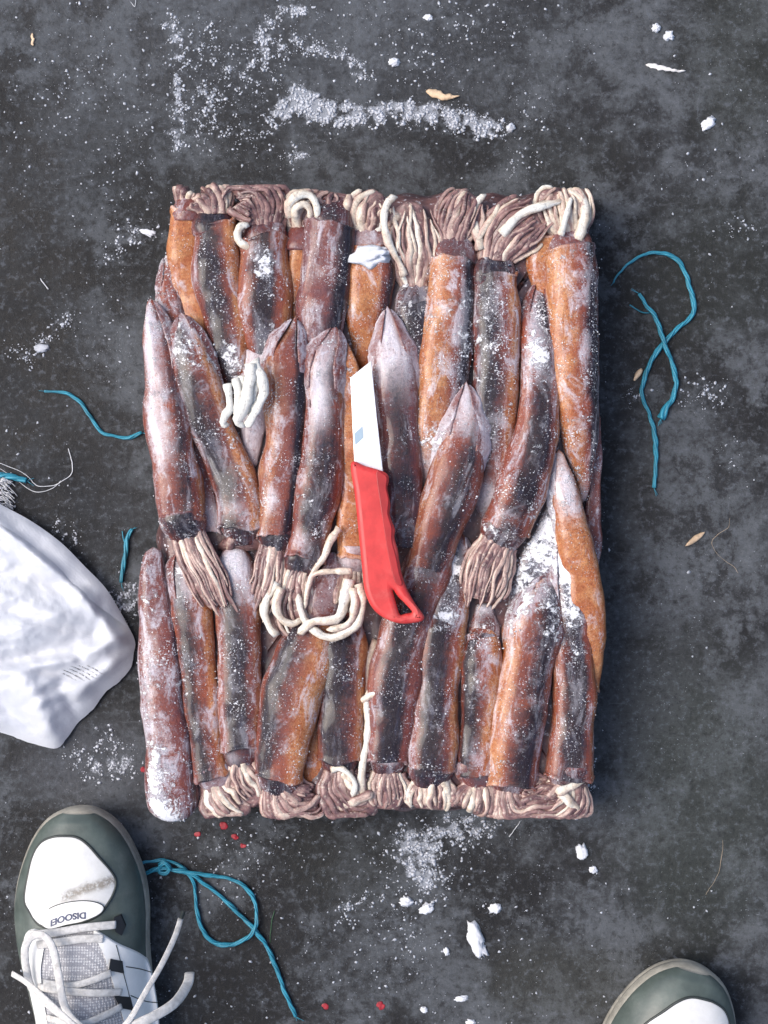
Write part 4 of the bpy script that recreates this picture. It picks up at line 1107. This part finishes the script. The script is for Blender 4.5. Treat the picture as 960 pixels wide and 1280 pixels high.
twine([(766, 354), (775, 340), (792, 325), (815, 316), (838, 319), (852, 332), (860, 352), (867, 380), (864, 395), (845, 413), (826, 434), (812, 455), (804, 478), (803, 497), (812, 520), (819, 545), (820, 575), (818, 609)],
      3.1, 'longer blue twine curling in an open hook right of the block', taper=(0.35, 1.0), fray=3)
twine([(799, 367, 1), (809, 382, 1), (819, 396, 2), (827, 420, 4), (834, 438, 5), (841, 456, 3), (845, 478, 1), (842, 495, 1), (834, 508, 1), (826, 523, 1)],
      3.3, 'short blue twine crossing the longer one right of the block', fray=9, tail_w=1.7, extra=([(812, 391), (802, 390), (787, 381)],))
twine([(55, 489), (72, 490), (88, 493), (100, 503), (114, 522), (128, 541), (145, 545), (160, 547), (177, 541)], 2.4, 'thin bent blue twine on the floor left of the block', fray=4)
twine([(166, 661), (160, 670), (157, 684), (155, 702), (151, 728)], 3.0, 'short straight blue twine beside the white sack', fray=4, extra=([(157, 682), (154, 672), (153, 664)],))
twine([(170, 1082, 2), (185, 1077, 2), (200, 1075, 2), (217, 1078, 2), (233, 1089, 2), (241, 1102, 2), (244, 1122, 1), (248, 1148, 1), (258, 1170, 1), (274, 1181, 1), (298, 1178, 2), (314, 1168, 6),
       (321, 1148, 4), (317, 1124, 1), (303, 1106, 1), (285, 1098, 1), (262, 1094, 3), (240, 1091, 6), (215, 1087, 6), (196, 1086, 5), (182, 1092, 1)], 2.9, 'looped blue twine beside the shoe, knotted at its left end')
twine([(236, 1090, 5), (252, 1102, 3), (275, 1120, 1), (300, 1144, 1), (318, 1162, 3), (334, 1184, 1), (346, 1212, 1), (356, 1240, 1), (370, 1271, 1)], 3.0, 'straight blue twine tail running down to the bottom edge from the loop', fray=5)
twine([(-8, 594), (12, 596), (33, 601)], 4.0, 'stub of blue twine at the left edge above the white sack', fray=5)
ko = []
twine([(198, 1080, 5), (205, 1078, 8), (212, 1084, 9), (208, 1092, 8), (200, 1090, 6), (200, 1082, 9), (207, 1080, 11), (213, 1088, 9)], 2.6, 'small overhand knot in the looped blue twine')
twine([(0, 579), (20, 587), (36, 597), (48, 608), (66, 607), (80, 600), (89, 592), (90, 580), (86, 560)], 0.9, 'thin white thread curling above the white sack', MAT_THREAD, 'thread', 'thread', 'loose threads on the floor', 1)
twine([(0, 586), (18, 598), (38, 612), (52, 615), (66, 610), (76, 601)], 0.8, 'second thin white thread below the first above the sack', MAT_THREAD, 'thread', 'thread', 'loose threads on the floor', 1)
twine([(912, 648), (910, 660), (897, 668), (890, 677), (894, 688), (905, 700), (917, 708), (923, 716)], 0.45, 'pale wavy hair-thin fibre right of the block', MAT_STRAW, 'fibre', 'fibre', None, 1)
twine([(903, 1050), (902, 1075), (895, 1098), (882, 1118)], 0.5, 'faint curved fibre on the dark stain at the lower right', MAT_STRAW, 'fibre', 'fibre', None, 1)
twine([(650, 1026), (645, 1034), (636, 1046)], 0.9, 'short pale sliver poking from the lower edge of the block', MAT_THREAD, 'thread', 'thread', None, 1)
twine([(343, 1138), (340, 1152), (337, 1178)], 0.9, 'short dark green fibre beside the looped twine', simple('green_fibre', (0.03, 0.10, 0.04), 0.5, 0.3), 'fibre', 'fibre', None, 1)
twine([(908, 172), (909, 188)], 0.6, 'short pale fibre at the upper right of the floor', MAT_STRAW, 'fibre', 'fibre', None, 1) if False else None
twine([(163, 2), (168, 8), (170, 0)], 0.7, 'white curl of thread at the top edge of the picture', MAT_THREAD, 'thread', 'thread', None, 1)
twine([(50, 348), (56, 355), (61, 361)], 1.2, 'short pale sliver on the floor at the left', MAT_THREAD, 'thread', 'thread', None, 1)


# ------------------------------------------------------------------ scraps on the floor
def scrap(path, widths, hgt, mat, label, name='squid_scrap', cat='scrap', group=None):
    n = 22; px = catmull([(a, b, w_) for (a, b), w_ in zip(path, widths)], n)
    vs = []; nA = 10
    for i in range(n):
        a, b, w_ = px[i]
        a0, b0, _ = px[max(0, i - 1)]; a1, b1, _ = px[min(n - 1, i + 1)]
        d = Vector((a1 - a0, -(b1 - b0), 0)).normalized(); s = Vector((-d.y, d.x, 0))
        e = sqrt(max(0.02, 1 - (2 * i / (n - 1) - 1) ** 6))
        c = P(a, b, 0) + Vector((0, 0, hgt * S * 0.55))
        for j in range(nA):
            th = 2 * pi * j / nA
            q = c + s * (cos(th) * w_ * S * e) + Vector((0, 0, sin(th) * hgt * S * 0.5 * e))
            q += Vector((1, 1, 0.4)) * (noise.noise(q * 330) * 0.0011)
            vs.append(q)
    o = mesh_obj(name, vs, grid_faces(n, nA, True, True, True), mat, None, origin=P(path[0][0], path[0][1], 0))
    return tag(o, label, cat, group)


MAT_SCRAP = simple('dried_squid_scrap', (0.55, 0.40, 0.26), 0.45, 0.3, 120)
MAT_PALE = simple('pale_scrap', (0.62, 0.60, 0.58), 0.5, 0.2, 150)
MAT_BLOOD = simple('red_flesh', (0.25, 0.010, 0.018), 0.45, 0.35, 260)
scrap([(533, 114), (545, 118), (558, 122), (575, 120)], [4.5, 5, 4, 1.5], 5, MAT_SCRAP, 'curled cream and orange squid scrap above the block')
scrap([(808, 80), (820, 84), (838, 88), (856, 90)], [2.0, 3.2, 2.2, 0.8], 3, MAT_PALE, 'thin white feather-like scrap at the upper right')
scrap([(881, 665), (872, 671), (864, 677), (856, 683)], [1.5, 3.6, 3.0, 0.6], 4, MAT_SCRAP, 'straw-coloured pointed scrap right of the block')
scrap([(803, 461), (798, 467), (792, 476)], [2.6, 3.4, 2.0], 4, MAT_SCRAP, 'small tan scrap under the right-hand twine')
scrap([(40, 42), (41, 50), (41, 58)], [1.4, 1.8, 1.2], 2, MAT_SCRAP, 'tiny tan scrap at the upper left')
for px_, py_, w_, lb in ((280, 1032, 6, 'largest red fleck below the block\'s left end'), (294, 1046, 5, 'red fleck right of the largest one below the block'), (247, 1043, 4, 'red fleck nearest the shoe'),
                         (304, 1057, 4, 'lowest red fleck of the group below the block'), (407, 1258, 5, 'left red fleck near the bottom edge'), (476, 1257, 6, 'right red fleck near the bottom edge'), (179, 962, 4, 'red fleck left of the block\'s lower corner')):
    scrap([(px_ - w_ * 0.8, py_ - w_ * 0.6), (px_, py_), (px_ + w_ * 0.7, py_ + w_ * 0.5)], [w_ * 0.4, w_ * 0.8, w_ * 0.5], 0.8, MAT_BLOOD, lb, 'red_fleck', 'fleck', 'red flecks on the floor')


# ------------------------------------------------------------------ white woven sack
def sack_material():
    m = M('white_woven_sack'); p = m.pos()
    w1 = m.n('ShaderNodeTexWave', wave_type='BANDS', bands_direction='DIAGONAL'); m.l(p, w1.inputs['Vector']); w1.inputs['Scale'].default_value = 330; w1.inputs['Distortion'].default_value = 1.5
    n1 = m.noise(p, 30, 5, 0.6); n2 = m.noise(p, 420, 3, 0.6)
    c = m.mix(m.ss(n1, 0.3, 0.7), (0.64, 0.665, 0.72), (0.76, 0.775, 0.805))
    x, y = PB(108, 838)
    sep = m.n('ShaderNodeSeparateXYZ'); m.l(p, sep.inputs[0])
    dx = m.math('DIVIDE', m.math('SUBTRACT', sep.outputs[0], x), 30 * S); dy = m.math('DIVIDE', m.math('SUBTRACT', sep.outputs[1], y), 11 * S)
    d = m.math('ADD', m.math('MULTIPLY', dx, dx), m.math('MULTIPLY', dy, dy))
    w2 = m.n('ShaderNodeTexWave', wave_type='BANDS', bands_direction='X'); m.l(m.map(p, (0.55, 1.0, 0)), w2.inputs['Vector'])
    mp = m.n('ShaderNodeMapping'); m.l(p, mp.inputs[0]); mp.inputs['Rotation'].default_value = (0, 0, radians(-62)); m.l(mp.outputs[0], w2.inputs['Vector'])
    w2.inputs['Scale'].default_value = 105; w2.inputs['Distortion'].default_value = 2.5; w2.inputs['Detail Scale'].default_value = 40
    gap = m.math('MULTIPLY', m.math('MULTIPLY', m.ss(w2.outputs['Fac'], 0.70, 0.88), m.ss(d, 1.0, 0.35)), m.ss(n2, 0.40, 0.55))
    m.set(Base_Color=c, Roughness=0.5, Alpha=m.math('SUBTRACT', 1.0, gap))
    m.b.inputs['Sheen Weight'].default_value = 0.2
    tr = m.n('ShaderNodeBsdfTranslucent'); tr.inputs['Color'].default_value = (0.8, 0.82, 0.86, 1)
    mx = m.n('ShaderNodeMixShader'); mx.inputs[0].default_value = 0.22
    m.l(m.b.outputs[0], mx.inputs[1]); m.l(tr.outputs[0], mx.inputs[2])
    tp = m.n('ShaderNodeBsdfTransparent'); mx2 = m.n('ShaderNodeMixShader'); m.l(gap, mx2.inputs[0]); m.l(mx.outputs[0], mx2.inputs[1]); m.l(tp.outputs[0], mx2.inputs[2])
    m.b.inputs['Alpha'].default_value = 1.0
    for lk in list(m.b.inputs['Alpha'].links): m.t.links.remove(lk)
    m.l(mx2.outputs[0], m.out.inputs[0])
    m.bump(m.math('ADD', m.math('MULTIPLY', w1.outputs['Fac'], 0.07), m.math('ADD', m.math('MULTIPLY', n2, 0.4), m.math('MULTIPLY', n1, 2.0))), 0.5, 0.0010)
    return m.m


MAT_SACK = sack_material()
SACK_OUT = [(-150, 560), (-60, 600), (0, 632), (40, 654), (75, 680), (105, 710), (130, 735), (148, 762), (162, 786), (169, 803), (167, 818), (164, 834), (150, 851), (131, 866), (117, 886), (99, 902), (84, 922), (71, 935),
            (45, 931), (0, 915), (-60, 893), (-150, 870), (-190, 720)]
FOLDS = [((-20, 640), (100, 742), 9, 0.0075), ((100, 742), (150, 800), 10, 0.006), ((-40, 700), (90, 738), 15, -0.004), ((-40, 800), (120, 760), 17, 0.006), ((-40, 840), (110, 800), 12, -0.0045),
         ((-40, 846), (90, 826), 7, 0.0045), ((20, 835), (110, 845), 9, -0.004), ((110, 815), (165, 790), 9, 0.006), ((95, 870), (162, 815), 8, 0.005), ((30, 845), (70, 920), 14, 0.005), ((-20, 860), (40, 915), 12, -0.004),
         ((75, 860), (100, 900), 7, -0.004), ((0, 760), (110, 790), 12, -0.004), ((128, 745), (120, 800), 8, -0.003), ((50, 880), (110, 850), 6, 0.003), ((-30, 735), (70, 770), 10, 0.003)]


def seg_d(x, y, a, b):
    dx, dy = b[0] - a[0], b[1] - a[1]
    t = max(0, min(1, ((x - a[0]) * dx + (y - a[1]) * dy) / (dx * dx + dy * dy)))
    return hypot(x - a[0] - dx * t, y - a[1] - dy * t), t


def sack_h(x, y, r):
    e = max(0.0, 1 - r)
    base = 0.0035 + 0.024 * (1 - exp(-e * 5.0))
    h = 0
    for a, b, wd, am in FOLDS:
        d, t = seg_d(x, y, a, b)
        h += 1.5 * am * exp(-(d / wd) ** 2) * (0.35 + 0.65 * sin(pi * (0.15 + 0.7 * t)))
    h += 0.0035 * noise.noise(Vector((x * 0.014, y * 0.035, 1))) + 0.0018 * noise.noise(Vector((x * 0.05, y * 0.07, 4)))
    h += 0.0028 * (0.5 - abs(noise.noise(Vector((x * 0.02 - y * 0.03, y * 0.045 + x * 0.02, 3))))) + 0.0009 * abs(noise.noise(Vector((x * 0.085, y * 0.10, 5)))) + 0.0004 * noise.noise(Vector((x * 0.2, y * 0.22, 7)))
    h += 0.0022 * abs(noise.noise(Vector((x * 0.03 + y * 0.02, y * 0.03, 8))))
    return base + h * min(1.0, 0.25 + e * 4)


def sack():
    root = empty('woven_sack', P(20, 780, 0), 'crumpled white woven plastic sack at the left edge', 'sack')
    cx, cy = -20, 775; nth, nr = 240, 70
    b = catmull(SACK_OUT, nth, True)
    b = [(x + 1.2 * noise.noise(Vector((x * 0.12, y * 0.12, 0))), y + 1.2 * noise.noise(Vector((x * 0.12, y * 0.12, 6)))) for x, y in b]
    vs = []
    for i in range(nr):
        r = 1 - (i / (nr - 1)) * 0.995
        for (x, y) in b:
            X, Y = cx + (x - cx) * r, cy + (y - cy) * r
            vs.append(P(X, Y, sack_h(X, Y, r)))
    # lower layer hugging the floor
    nlow = 6
    low = []
    for i in range(nlow):
        r = 1 - i * 0.06
        for (x, y) in b:
            X, Y = cx + (x - cx) * (r - 0.005), cy + (y - cy) * (r - 0.005)
            low.append(P(X, Y, 0.0012))
    mesh_obj('sack_cloth', vs, grid_faces(nr, nth, True), MAT_SACK, root)
    mesh_obj('under_layer', low, grid_faces(nlow, nth, True), MAT_SACK, root)
    # folded hem along the upper edge
    o_ = catmull([(-60, 598), (0, 630), (40, 652), (76, 678), (106, 708), (132, 735), (150, 764), (160, 782)], 60)
    i_ = catmull([(-60, 622), (0, 655), (35, 678), (64, 704), (92, 732), (116, 752), (140, 770), (158, 783)], 60)
    vs = []; nu = 12
    for k in range(60):
        for j in range(nu):
            u = j / (nu - 1)
            x, y = lerp(o_[k][0], i_[k][0], u), lerp(o_[k][1], i_[k][1], u)
            r = hypot(x - cx, y - cy)
            hh = sack_h(x, y, 0.96 - 0.10 * u) + (0.0035 * sin(pi * min(1, 0.15 + u * 0.8)) + 0.0018) * sstep(59, 44, k)
            vs.append(P(x, y, hh))
    mesh_obj('hem', vs, grid_faces(60, nu, False), MAT_SACK, root, fix=False)
    # frayed fringe
    vs, fs, fl_ = [], [], []
    rr = random.Random(3)
    for k in range(90):
        x0, y0 = rr.uniform(-14, 8), rr.uniform(596, 640)
        ang = rr.uniform(-0.5, 0.9); ln = rr.uniform(8, 20)
        pts = [P(x0 + cos(ang) * ln * q / 5, y0 + sin(ang + 0.08 * q) * ln * q / 5, 0.004 + 0.003 * rr.random() - 0.0005 * q) for q in range(6)]
        strand(vs, fs, fl_, pts, 0.55 * S, 0, 0, 0.0, 4)
    mesh_obj('frayed_fringe', vs, fs, MAT_THREAD, root, {'flow': fl_})


sack()

# ------------------------------------------------------------------ shoes
MAT_SOLE = simple('shoe_sole_rubber', (0.30, 0.285, 0.24), 0.6, 0.25, 80, 0, 0.3, dirt=(0.09, 0.085, 0.075), dirt_amt=0.7)
MAT_UPPER = simple('grey_green_leather', (0.070, 0.090, 0.080), 0.42, 0.2, 50, 0, 0.25, dirt=(0.20, 0.21, 0.19), dirt_amt=0.35)
MAT_PIPE = simple('dark_piping', (0.030, 0.037, 0.034), 0.5, 0.2, 90)
MAT_BLACK = simple('black_webbing', (0.010, 0.011, 0.014), 0.55, 0.2, 300)
MAT_LACE = simple('white_lace', (0.56, 0.55, 0.53), 0.8, 0.16, 240, 0, 0.6, 0.0006, dirt=(0.26, 0.24, 0.21), dirt_amt=0.55)
MAT_WHITE = simple('white_leather', (0.78, 0.78, 0.76), 0.45, 0.05, 60, 0, 0.2, dirt=(0.50, 0.48, 0.43), dirt_amt=0.45)


def toe_panel_material():
    m = M('white_toe_leather'); p = m.obj()
    n1 = m.noise(p, 60, 5, 0.65); n2 = m.noise(p, 300, 4, 0.7)
    c = m.mix(m.ss(n1, 0.3, 0.7), (0.56, 0.56, 0.54), (0.64, 0.64, 0.63))
    sep = m.n('ShaderNodeSeparateXYZ'); m.l(p, sep.inputs[0])
    o = P(104, 1040, 0)
    a, b = P(62, 1126, 0.055) - o, P(142, 1098, 0.045) - o
    d = (b - a); L = d.length; d.normalize()
    px_ = m.math('SUBTRACT', sep.outputs[0], a.x); py_ = m.math('SUBTRACT', sep.outputs[1], a.y)
    t = m.math('ADD', m.math('MULTIPLY', px_, d.x), m.math('MULTIPLY', py_, d.y))
    dist = m.math('ABSOLUTE', m.math('ADD', m.math('SUBTRACT', m.math('MULTIPLY', px_, -d.y), m.math('MULTIPLY', py_, -d.x)), m.math('MULTIPLY', m.math('SUBTRACT', n1, 0.5), 0.008)))
    band = m.math('MULTIPLY', m.ss(dist, 0.0062, 0.0010), m.math('MULTIPLY', m.ss(t, 0.0, L * 0.35), m.ss(n2, 0.30, 0.60)))
    c = m.mix(m.math('MULTIPLY', band, 0.95), c, (0.22, 0.195, 0.16))
    m.set(Base_Color=c, Roughness=0.42)
    m.bump(m.math('ADD', m.math('MULTIPLY', n2, 0.4), m.math('MULTIPLY', band, -1.5)), 0.35, 0.0008)
    return m.m


def mesh_fabric_material():
    m = M('shoe_mesh_fabric'); p = m.obj()
    v = m.voro(p, 480, rand=0.15)
    c = m.mix(m.ss(v, 0.30, 0.48), (0.62, 0.62, 0.63), (0.30, 0.30, 0.32))
    c = m.mix(m.ss(v, 0.26, 0.16), c, (0.26, 0.26, 0.28))
    m.set(Base_Color=c, Roughness=0.8); m.bump(v, 0.8, 0.0008)
    return m.m


SHOE_OUT = [(102, 1001), (124, 1004), (146, 1017), (163, 1038), (176, 1066), (186, 1100), (190, 1136), (190, 1180), (194, 1225), (201, 1275), (205, 1330), (203, 1400), (192, 1450), (163, 1480), (122, 1488), (82, 1480), (56, 1450), (48, 1400),
            (48, 1330), (44, 1280), (36, 1245), (25, 1200), (19, 1165), (17, 1132), (21, 1100), (30, 1070), (43, 1042), (60, 1019), (80, 1006)]


def build_shoe():
    zs = 0.014
    root = empty('sneaker', P(104, 1040, 0), 'grey-green and white laced sneaker at the lower left', 'shoe', 'sneakers of the person standing at the block')
    outl = [P(a, b, zs) for a, b in catmull(SHOE_OUT, 160, True)]
    cen = sum((Vector((p.x, p.y, 0)) for p in outl), Vector()) / len(outl)
    ytop = max(p.y for p in outl); ybot = min(p.y for p in outl)

    def off_out(d):
        n = len(outl); r = []
        for i in range(n):
            t = outl[(i + 1) % n] - outl[i - 1]; t.z = 0; t.normalize()
            nn = Vector((t.y, -t.x, 0))
            if nn.dot(outl[i] - cen) < 0: nn = -nn
            r.append(outl[i] + nn * d)
        return r
    spring = lambda y: 0.012 * sstep(ytop - 0.075, ytop, y) ** 1.4
    vs = []; prof = ((0.000, -0.006), (0.0015, -0.003), (0.006, -0.001), (0.009, -0.0015), (0.010, -0.0025), (0.011, -0.0015), (0.018, 0.0), (0.025, -0.0015), (0.029, -0.004), (0.030, -0.009))
    for z, d in prof:
        for p in off_out(d - 0.0015): vs.append(Vector((p.x, p.y, z + spring(p.y) * (1 if z > 0.0 else 0.9))))
    sole = mesh_obj('sole', vs, grid_faces(len(prof), 160, True, True, True), MAT_SOLE, root)
    # half-width table
    dense = off_out(-0.0034)
    ys = np.linspace(ytop - 0.0056, ybot + 0.0056, 140)

    def ext(y):
        xs = []
        n = len(dense)
        for i in range(n):
            a, b = dense[i], dense[(i + 1) % n]
            if (a.y - y) * (b.y - y) <= 0 and abs(a.y - b.y) > 1e-9:
                xs.append(a.x + (b.x - a.x) * (y - a.y) / (b.y - a.y))
        return (min(xs), max(xs)) if len(xs) >= 2 else (cen.x, cen.x)

    Lsh = ytop - ybot
    crown_pts = [(0, 0.044), (0.006, 0.049), (0.02, 0.053), (0.05, 0.056), (0.08, 0.060), (0.11, 0.068), (0.15, 0.082), (0.20, 0.095), (0.26, 0.100), (0.32, 0.098)]

    def crown(y):
        d = ytop - 0.0055 - y
        for (a, ha), (b, hb) in zip(crown_pts, crown_pts[1:]):
            if d <= b: return lerp(ha, hb, max(0, (d - a) / (b - a)))
        return crown_pts[-1][1]

    def hgt(x, y):
        l, r = ext(y)
        if r - l < 1e-5: return 0.03
        c = (l + r) / 2; u = min(1, abs(x - c) / ((r - l) / 2))
        base = 0.026 + spring(y) * 0.9
        narrow = sstep(0.10, 0.16, ytop - y)
        pw = lerp(2.7, 1.9, narrow)
        return base + max(0, crown(y) - base) * (max(0, 1 - u ** pw)) ** lerp(0.62, 0.85, narrow)

    rows = []; vs = []; nu = 48
    t_ = [1 - cos(pi / 2 * i / 40) for i in range(41)]
    yy = [ytop - 0.0057 - 0.06 * q for q in t_] + list(np.linspace(ytop - 0.070, ybot + 0.02, 60)) + [ybot + 0.02 - (0.0142) * sin(pi / 2 * q / 12) for q in range(1, 13)]
    for y in yy:
        l, r = ext(y)
        for j in range(nu + 1):
            a = pi * j / nu; u = -cos(a)
            x = (l + r) / 2 + u * (r - l) / 2
            vs.append(Vector((x, y, hgt(x, y) + 0.0006 * noise.noise(Vector((x * 60, y * 60, 0))))))
    up = mesh_obj('upper', vs, grid_faces(len(yy), nu + 1, False), MAT_UPPER, root, fix=False)

    def drop(px, py):
        z = 0.05
        for _ in range(8):
            q = P(px, py, z); z = hgt(q.x, q.y)
        return P(px, py, z)

    def patch(name, outline, offz, mat, parent=root, n=90, nr=14, closed=True):
        b = [drop(a, c) for a, c in (catmull(outline, n, True) if closed else outline)]
        n = len(b)
        c = sum(b, Vector()) / n; vs = []
        prof = [(1.0, -0.0015), (1.0, offz * 0.6), (0.985, offz)] + [(0.96 * (1 - i / nr) + 0.001, offz) for i in range(nr)]
        for r, dz in prof:
            for p in b:
                x, y = c.x + (p.x - c.x) * r, c.y + (p.y - c.y) * r
                vs.append(Vector((x, y, hgt(x, y) + dz + 0.0003 * noise.noise(Vector((x * 90, y * 90, 3))))))
        return mesh_obj(name, vs, grid_faces(len(prof), n, True, False, True), mat, parent, fix=False), b

    def tube(name, pts, r, mat, parent=root, flat=1.0, closed=False, nA=8):
        n = len(pts); vs = []
        for i in range(n):
            t = (pts[(i + 1) % n if closed else min(i + 1, n - 1)] - pts[i - 1 if (closed or i) else 0]).normalized()
            s = t.cross(Vector((0, 0, 1))).normalized(); u = s.cross(t)
            for j in range(nA):
                th = 2 * pi * j / nA
                vs.append(pts[i] + s * (cos(th) * r) + u * (sin(th) * r * flat))
        f = grid_faces(n, nA, True, not closed, not closed)
        if closed:
            for j in range(nA): f.append(((n - 1) * nA + j, (n - 1) * nA + (j + 1) % nA, (j + 1) % nA, j))
        return mesh_obj(name, vs, f, mat, parent)

    # cream rubber bumper over the toe
    bmp = catmull([(45, 1033), (56, 1017), (75, 1005), (100, 1000), (126, 1004), (143, 1015), (128, 1014), (108, 1012), (88, 1013), (66, 1021)], 80, True)
    tp, b = patch('toe_panel', [(83, 1045), (97, 1047), (110, 1056), (125, 1073), (138, 1088), (145, 1101), (142, 1116), (133, 1132), (124, 1143), (106, 1152), (84, 1156), (62, 1159), (48, 1155), (38, 1141), (31, 1124), (36, 1090), (43, 1066), (53, 1052), (68, 1046)],
                  0.0012, toe_panel_material())
    tube('panel_piping', [p + Vector((0, 0, 0.0006)) for p in b], 0.0011, MAT_PIPE, tp, closed=True)
    st, b2 = patch('toe_strap', [(50, 1147), (66, 1133), (92, 1126), (116, 1126), (130, 1132), (126, 1141), (107, 1150), (84, 1155), (60, 1160)], 0.0026, MAT_WHITE)
    tube('seam', [p + Vector((0, 0, 0.0024)) for p in b2[8:60]], 0.0004, MAT_PIPE, st)
    patch('tongue', [(52, 1165), (85, 1158), (118, 1162), (132, 1188), (142, 1220), (152, 1260), (158, 1320), (60, 1320), (52, 1260), (46, 1215), (46, 1185)], 0.0014, mesh_fabric_material())
    er, _ = patch('eyelet_stay', [(117, 1161), (146, 1178), (176, 1192), (187, 1206), (196, 1250), (199, 1285), (200, 1330), (168, 1330), (158, 1285), (148, 1250), (139, 1218), (128, 1185)], 0.0030, MAT_WHITE)
    patch('eyelet_stay', [(33, 1166), (48, 1162), (56, 1178), (52, 1205), (54, 1240), (62, 1290), (66, 1330), (50, 1330), (46, 1280), (38, 1240), (29, 1195)], 0.0030, MAT_WHITE)
    for seam in ([(146, 1180), (155, 1215), (166, 1262), (172, 1320)], [(158, 1207), (176, 1210), (190, 1214)], [(164, 1243), (182, 1250), (198, 1252)]):
        pts = []
        for a, c in catmull(seam, 20) if len(seam) > 2 else seam: q = drop(a, c); pts.append(q + Vector((0, 0, 0.0030)))
        tube('seam', pts, 0.0004, MAT_PIPE, er)
    for lp in ([(139, 1197), (154, 1200), (156, 1215), (137, 1211)], [(144, 1243), (164, 1245), (168, 1261), (151, 1258)], [(143, 1146), (152, 1142), (158, 1156), (153, 1168), (145, 1163)]):
        o, _ = patch('lace_loop', [(lerp(lp[i][0], lp[(i + 1) % len(lp)][0], k / 8), lerp(lp[i][1], lp[(i + 1) % len(lp)][1], k / 8)) for i in range(len(lp)) for k in range(8)], 0.0048, MAT_BLACK, nr=6, closed=False)
    # laces
    def lace(path, r=4.4, flat=0.34, zoff=0.005, name='lace'):
        px = catmull([(a[0], a[1], a[2] if len(a) > 2 else 0) for a in path], 40)
        return tube(name, [drop(a, b) + Vector((0, 0, zoff + c)) for a, b, c in px], r * S, MAT_LACE, flat=flat, nA=10)
    lace([(40, 1166), (70, 1164), (105, 1158), (146, 1154)], 5.0)
    lace([(48, 1180), (75, 1176), (105, 1172), (130, 1172)], 5.0, zoff=0.004)
    lace([(56, 1226), (86, 1230), (112, 1225), (140, 1214)], 4.2)
    lace([(50, 1232), (80, 1236), (118, 1239), (153, 1238)], 4.6)
    lace([(60, 1270), (98, 1278), (125, 1270), (153, 1256)], 4.2)
    lace([(60, 1290), (100, 1292), (135, 1294), (160, 1292)], 4.6)
    lace([(112, 1290, 0.004), (99, 1276, 0.006), (78, 1262, 0.006), (54, 1242, 0.006), (42, 1228, 0.006), (37, 1204, 0.008), (36, 1182, 0.010), (42, 1167, 0.012), (53, 1161, 0.012), (64, 1166, 0.012), (72, 1182, 0.011), (78, 1214, 0.010), (83, 1245, 0.009), (91, 1264, 0.008), (106, 1280, 0.006), (118, 1294, 0.004)], 4.8, 0.36)
    zz = lambda pts: [P(a, b, c) for a, b, c in catmull(pts, 40)]
    tube('lace_end', zz([(15, 1217, 0.070), (34, 1229, 0.086), (57, 1249, 0.100), (86, 1276, 0.108), (104, 1290, 0.106)]), 3.6 * S, MAT_LACE, flat=0.32, nA=10)
    tube('lace_end', zz([(226, 1148, 0.050), (219, 1170, 0.066), (203, 1204, 0.088), (182, 1240, 0.104), (161, 1276, 0.112), (140, 1296, 0.108)]), 3.4 * S, MAT_LACE, flat=0.32, nA=10)
    tube('lace_end', zz([(237, 1216, 0.060), (234, 1231, 0.072), (219, 1253, 0.092), (195, 1269, 0.104), (172, 1280, 0.110), (140, 1296, 0.108)]), 6.0 * S, MAT_LACE, flat=0.3, nA=10)
    tube('aglet', zz([(229, 1140, 0.046), (228, 1144, 0.048), (226, 1149, 0.051)]), 2.4 * S, MAT_PIPE)
    # print on the strap (faces the toe, so it reads upside down from here)
    cu = bpy.data.curves.new('print', 'FONT'); cu.body = 'DISOOEI'; cu.size = 1.0; cu.align_x = 'CENTER'; cu.offset = 0.03
    tmp = bpy.data.objects.new('print', cu); C.objects.link(tmp)
    me = bpy.data.meshes.new_from_object(tmp.evaluated_get(bpy.context.evaluated_depsgraph_get()))
    xs = [v.co.x for v in me.vertices]; wx = max(xs) - min(xs); hy = max(v.co.y for v in me.vertices)
    vs = []
    for v in me.vertices:
        u = 0.5 - (v.co.x - min(xs)) / wx          # rotated by half a turn
        hh = 0.5 - v.co.y / hy
        px_ = 86 + u * 44; py_ = 1146 - u * 10 + 5 * (u * 2) ** 2 * 0.5 - hh * 8.0
        q = drop(px_, py_); vs.append(q + Vector((0, 0, 0.0030)))
    fs = [tuple(p.vertices) for p in me.polygons]
    bpy.data.objects.remove(tmp); bpy.data.curves.remove(cu); bpy.data.meshes.remove(me)
    mesh_obj('lettering', vs, fs, simple('print_ink', (0.06, 0.07, 0.13), 0.5, 0.2), st, smooth=False, fix=False)
    # dark padded mouth of the shoe
    patch('collar', [(75, 1345), (126, 1335), (178, 1345), (186, 1400), (165, 1455), (125, 1468), (85, 1455), (66, 1400)], 0.004, MAT_BLACK)
    return root


shoe = build_shoe()


def copy_tree(o, parent=None, skip=()):
    if o.name.split('.')[0] in skip: return None
    c = o.copy(); C.objects.link(c); c.parent = parent
    for ch in list(o.children): copy_tree(ch, c, skip)
    return c


shoe2 = copy_tree(shoe, None, ('lettering', 'lace_end', 'aglet'))
shoe2.location = P(852, 1233, 0); shoe2.scale = (-1.05, 1.05, 1.05); shoe2.rotation_euler = (0, 0, radians(-14))
shoe2['label'] = 'toe of a second grey-green and white sneaker at the lower right'
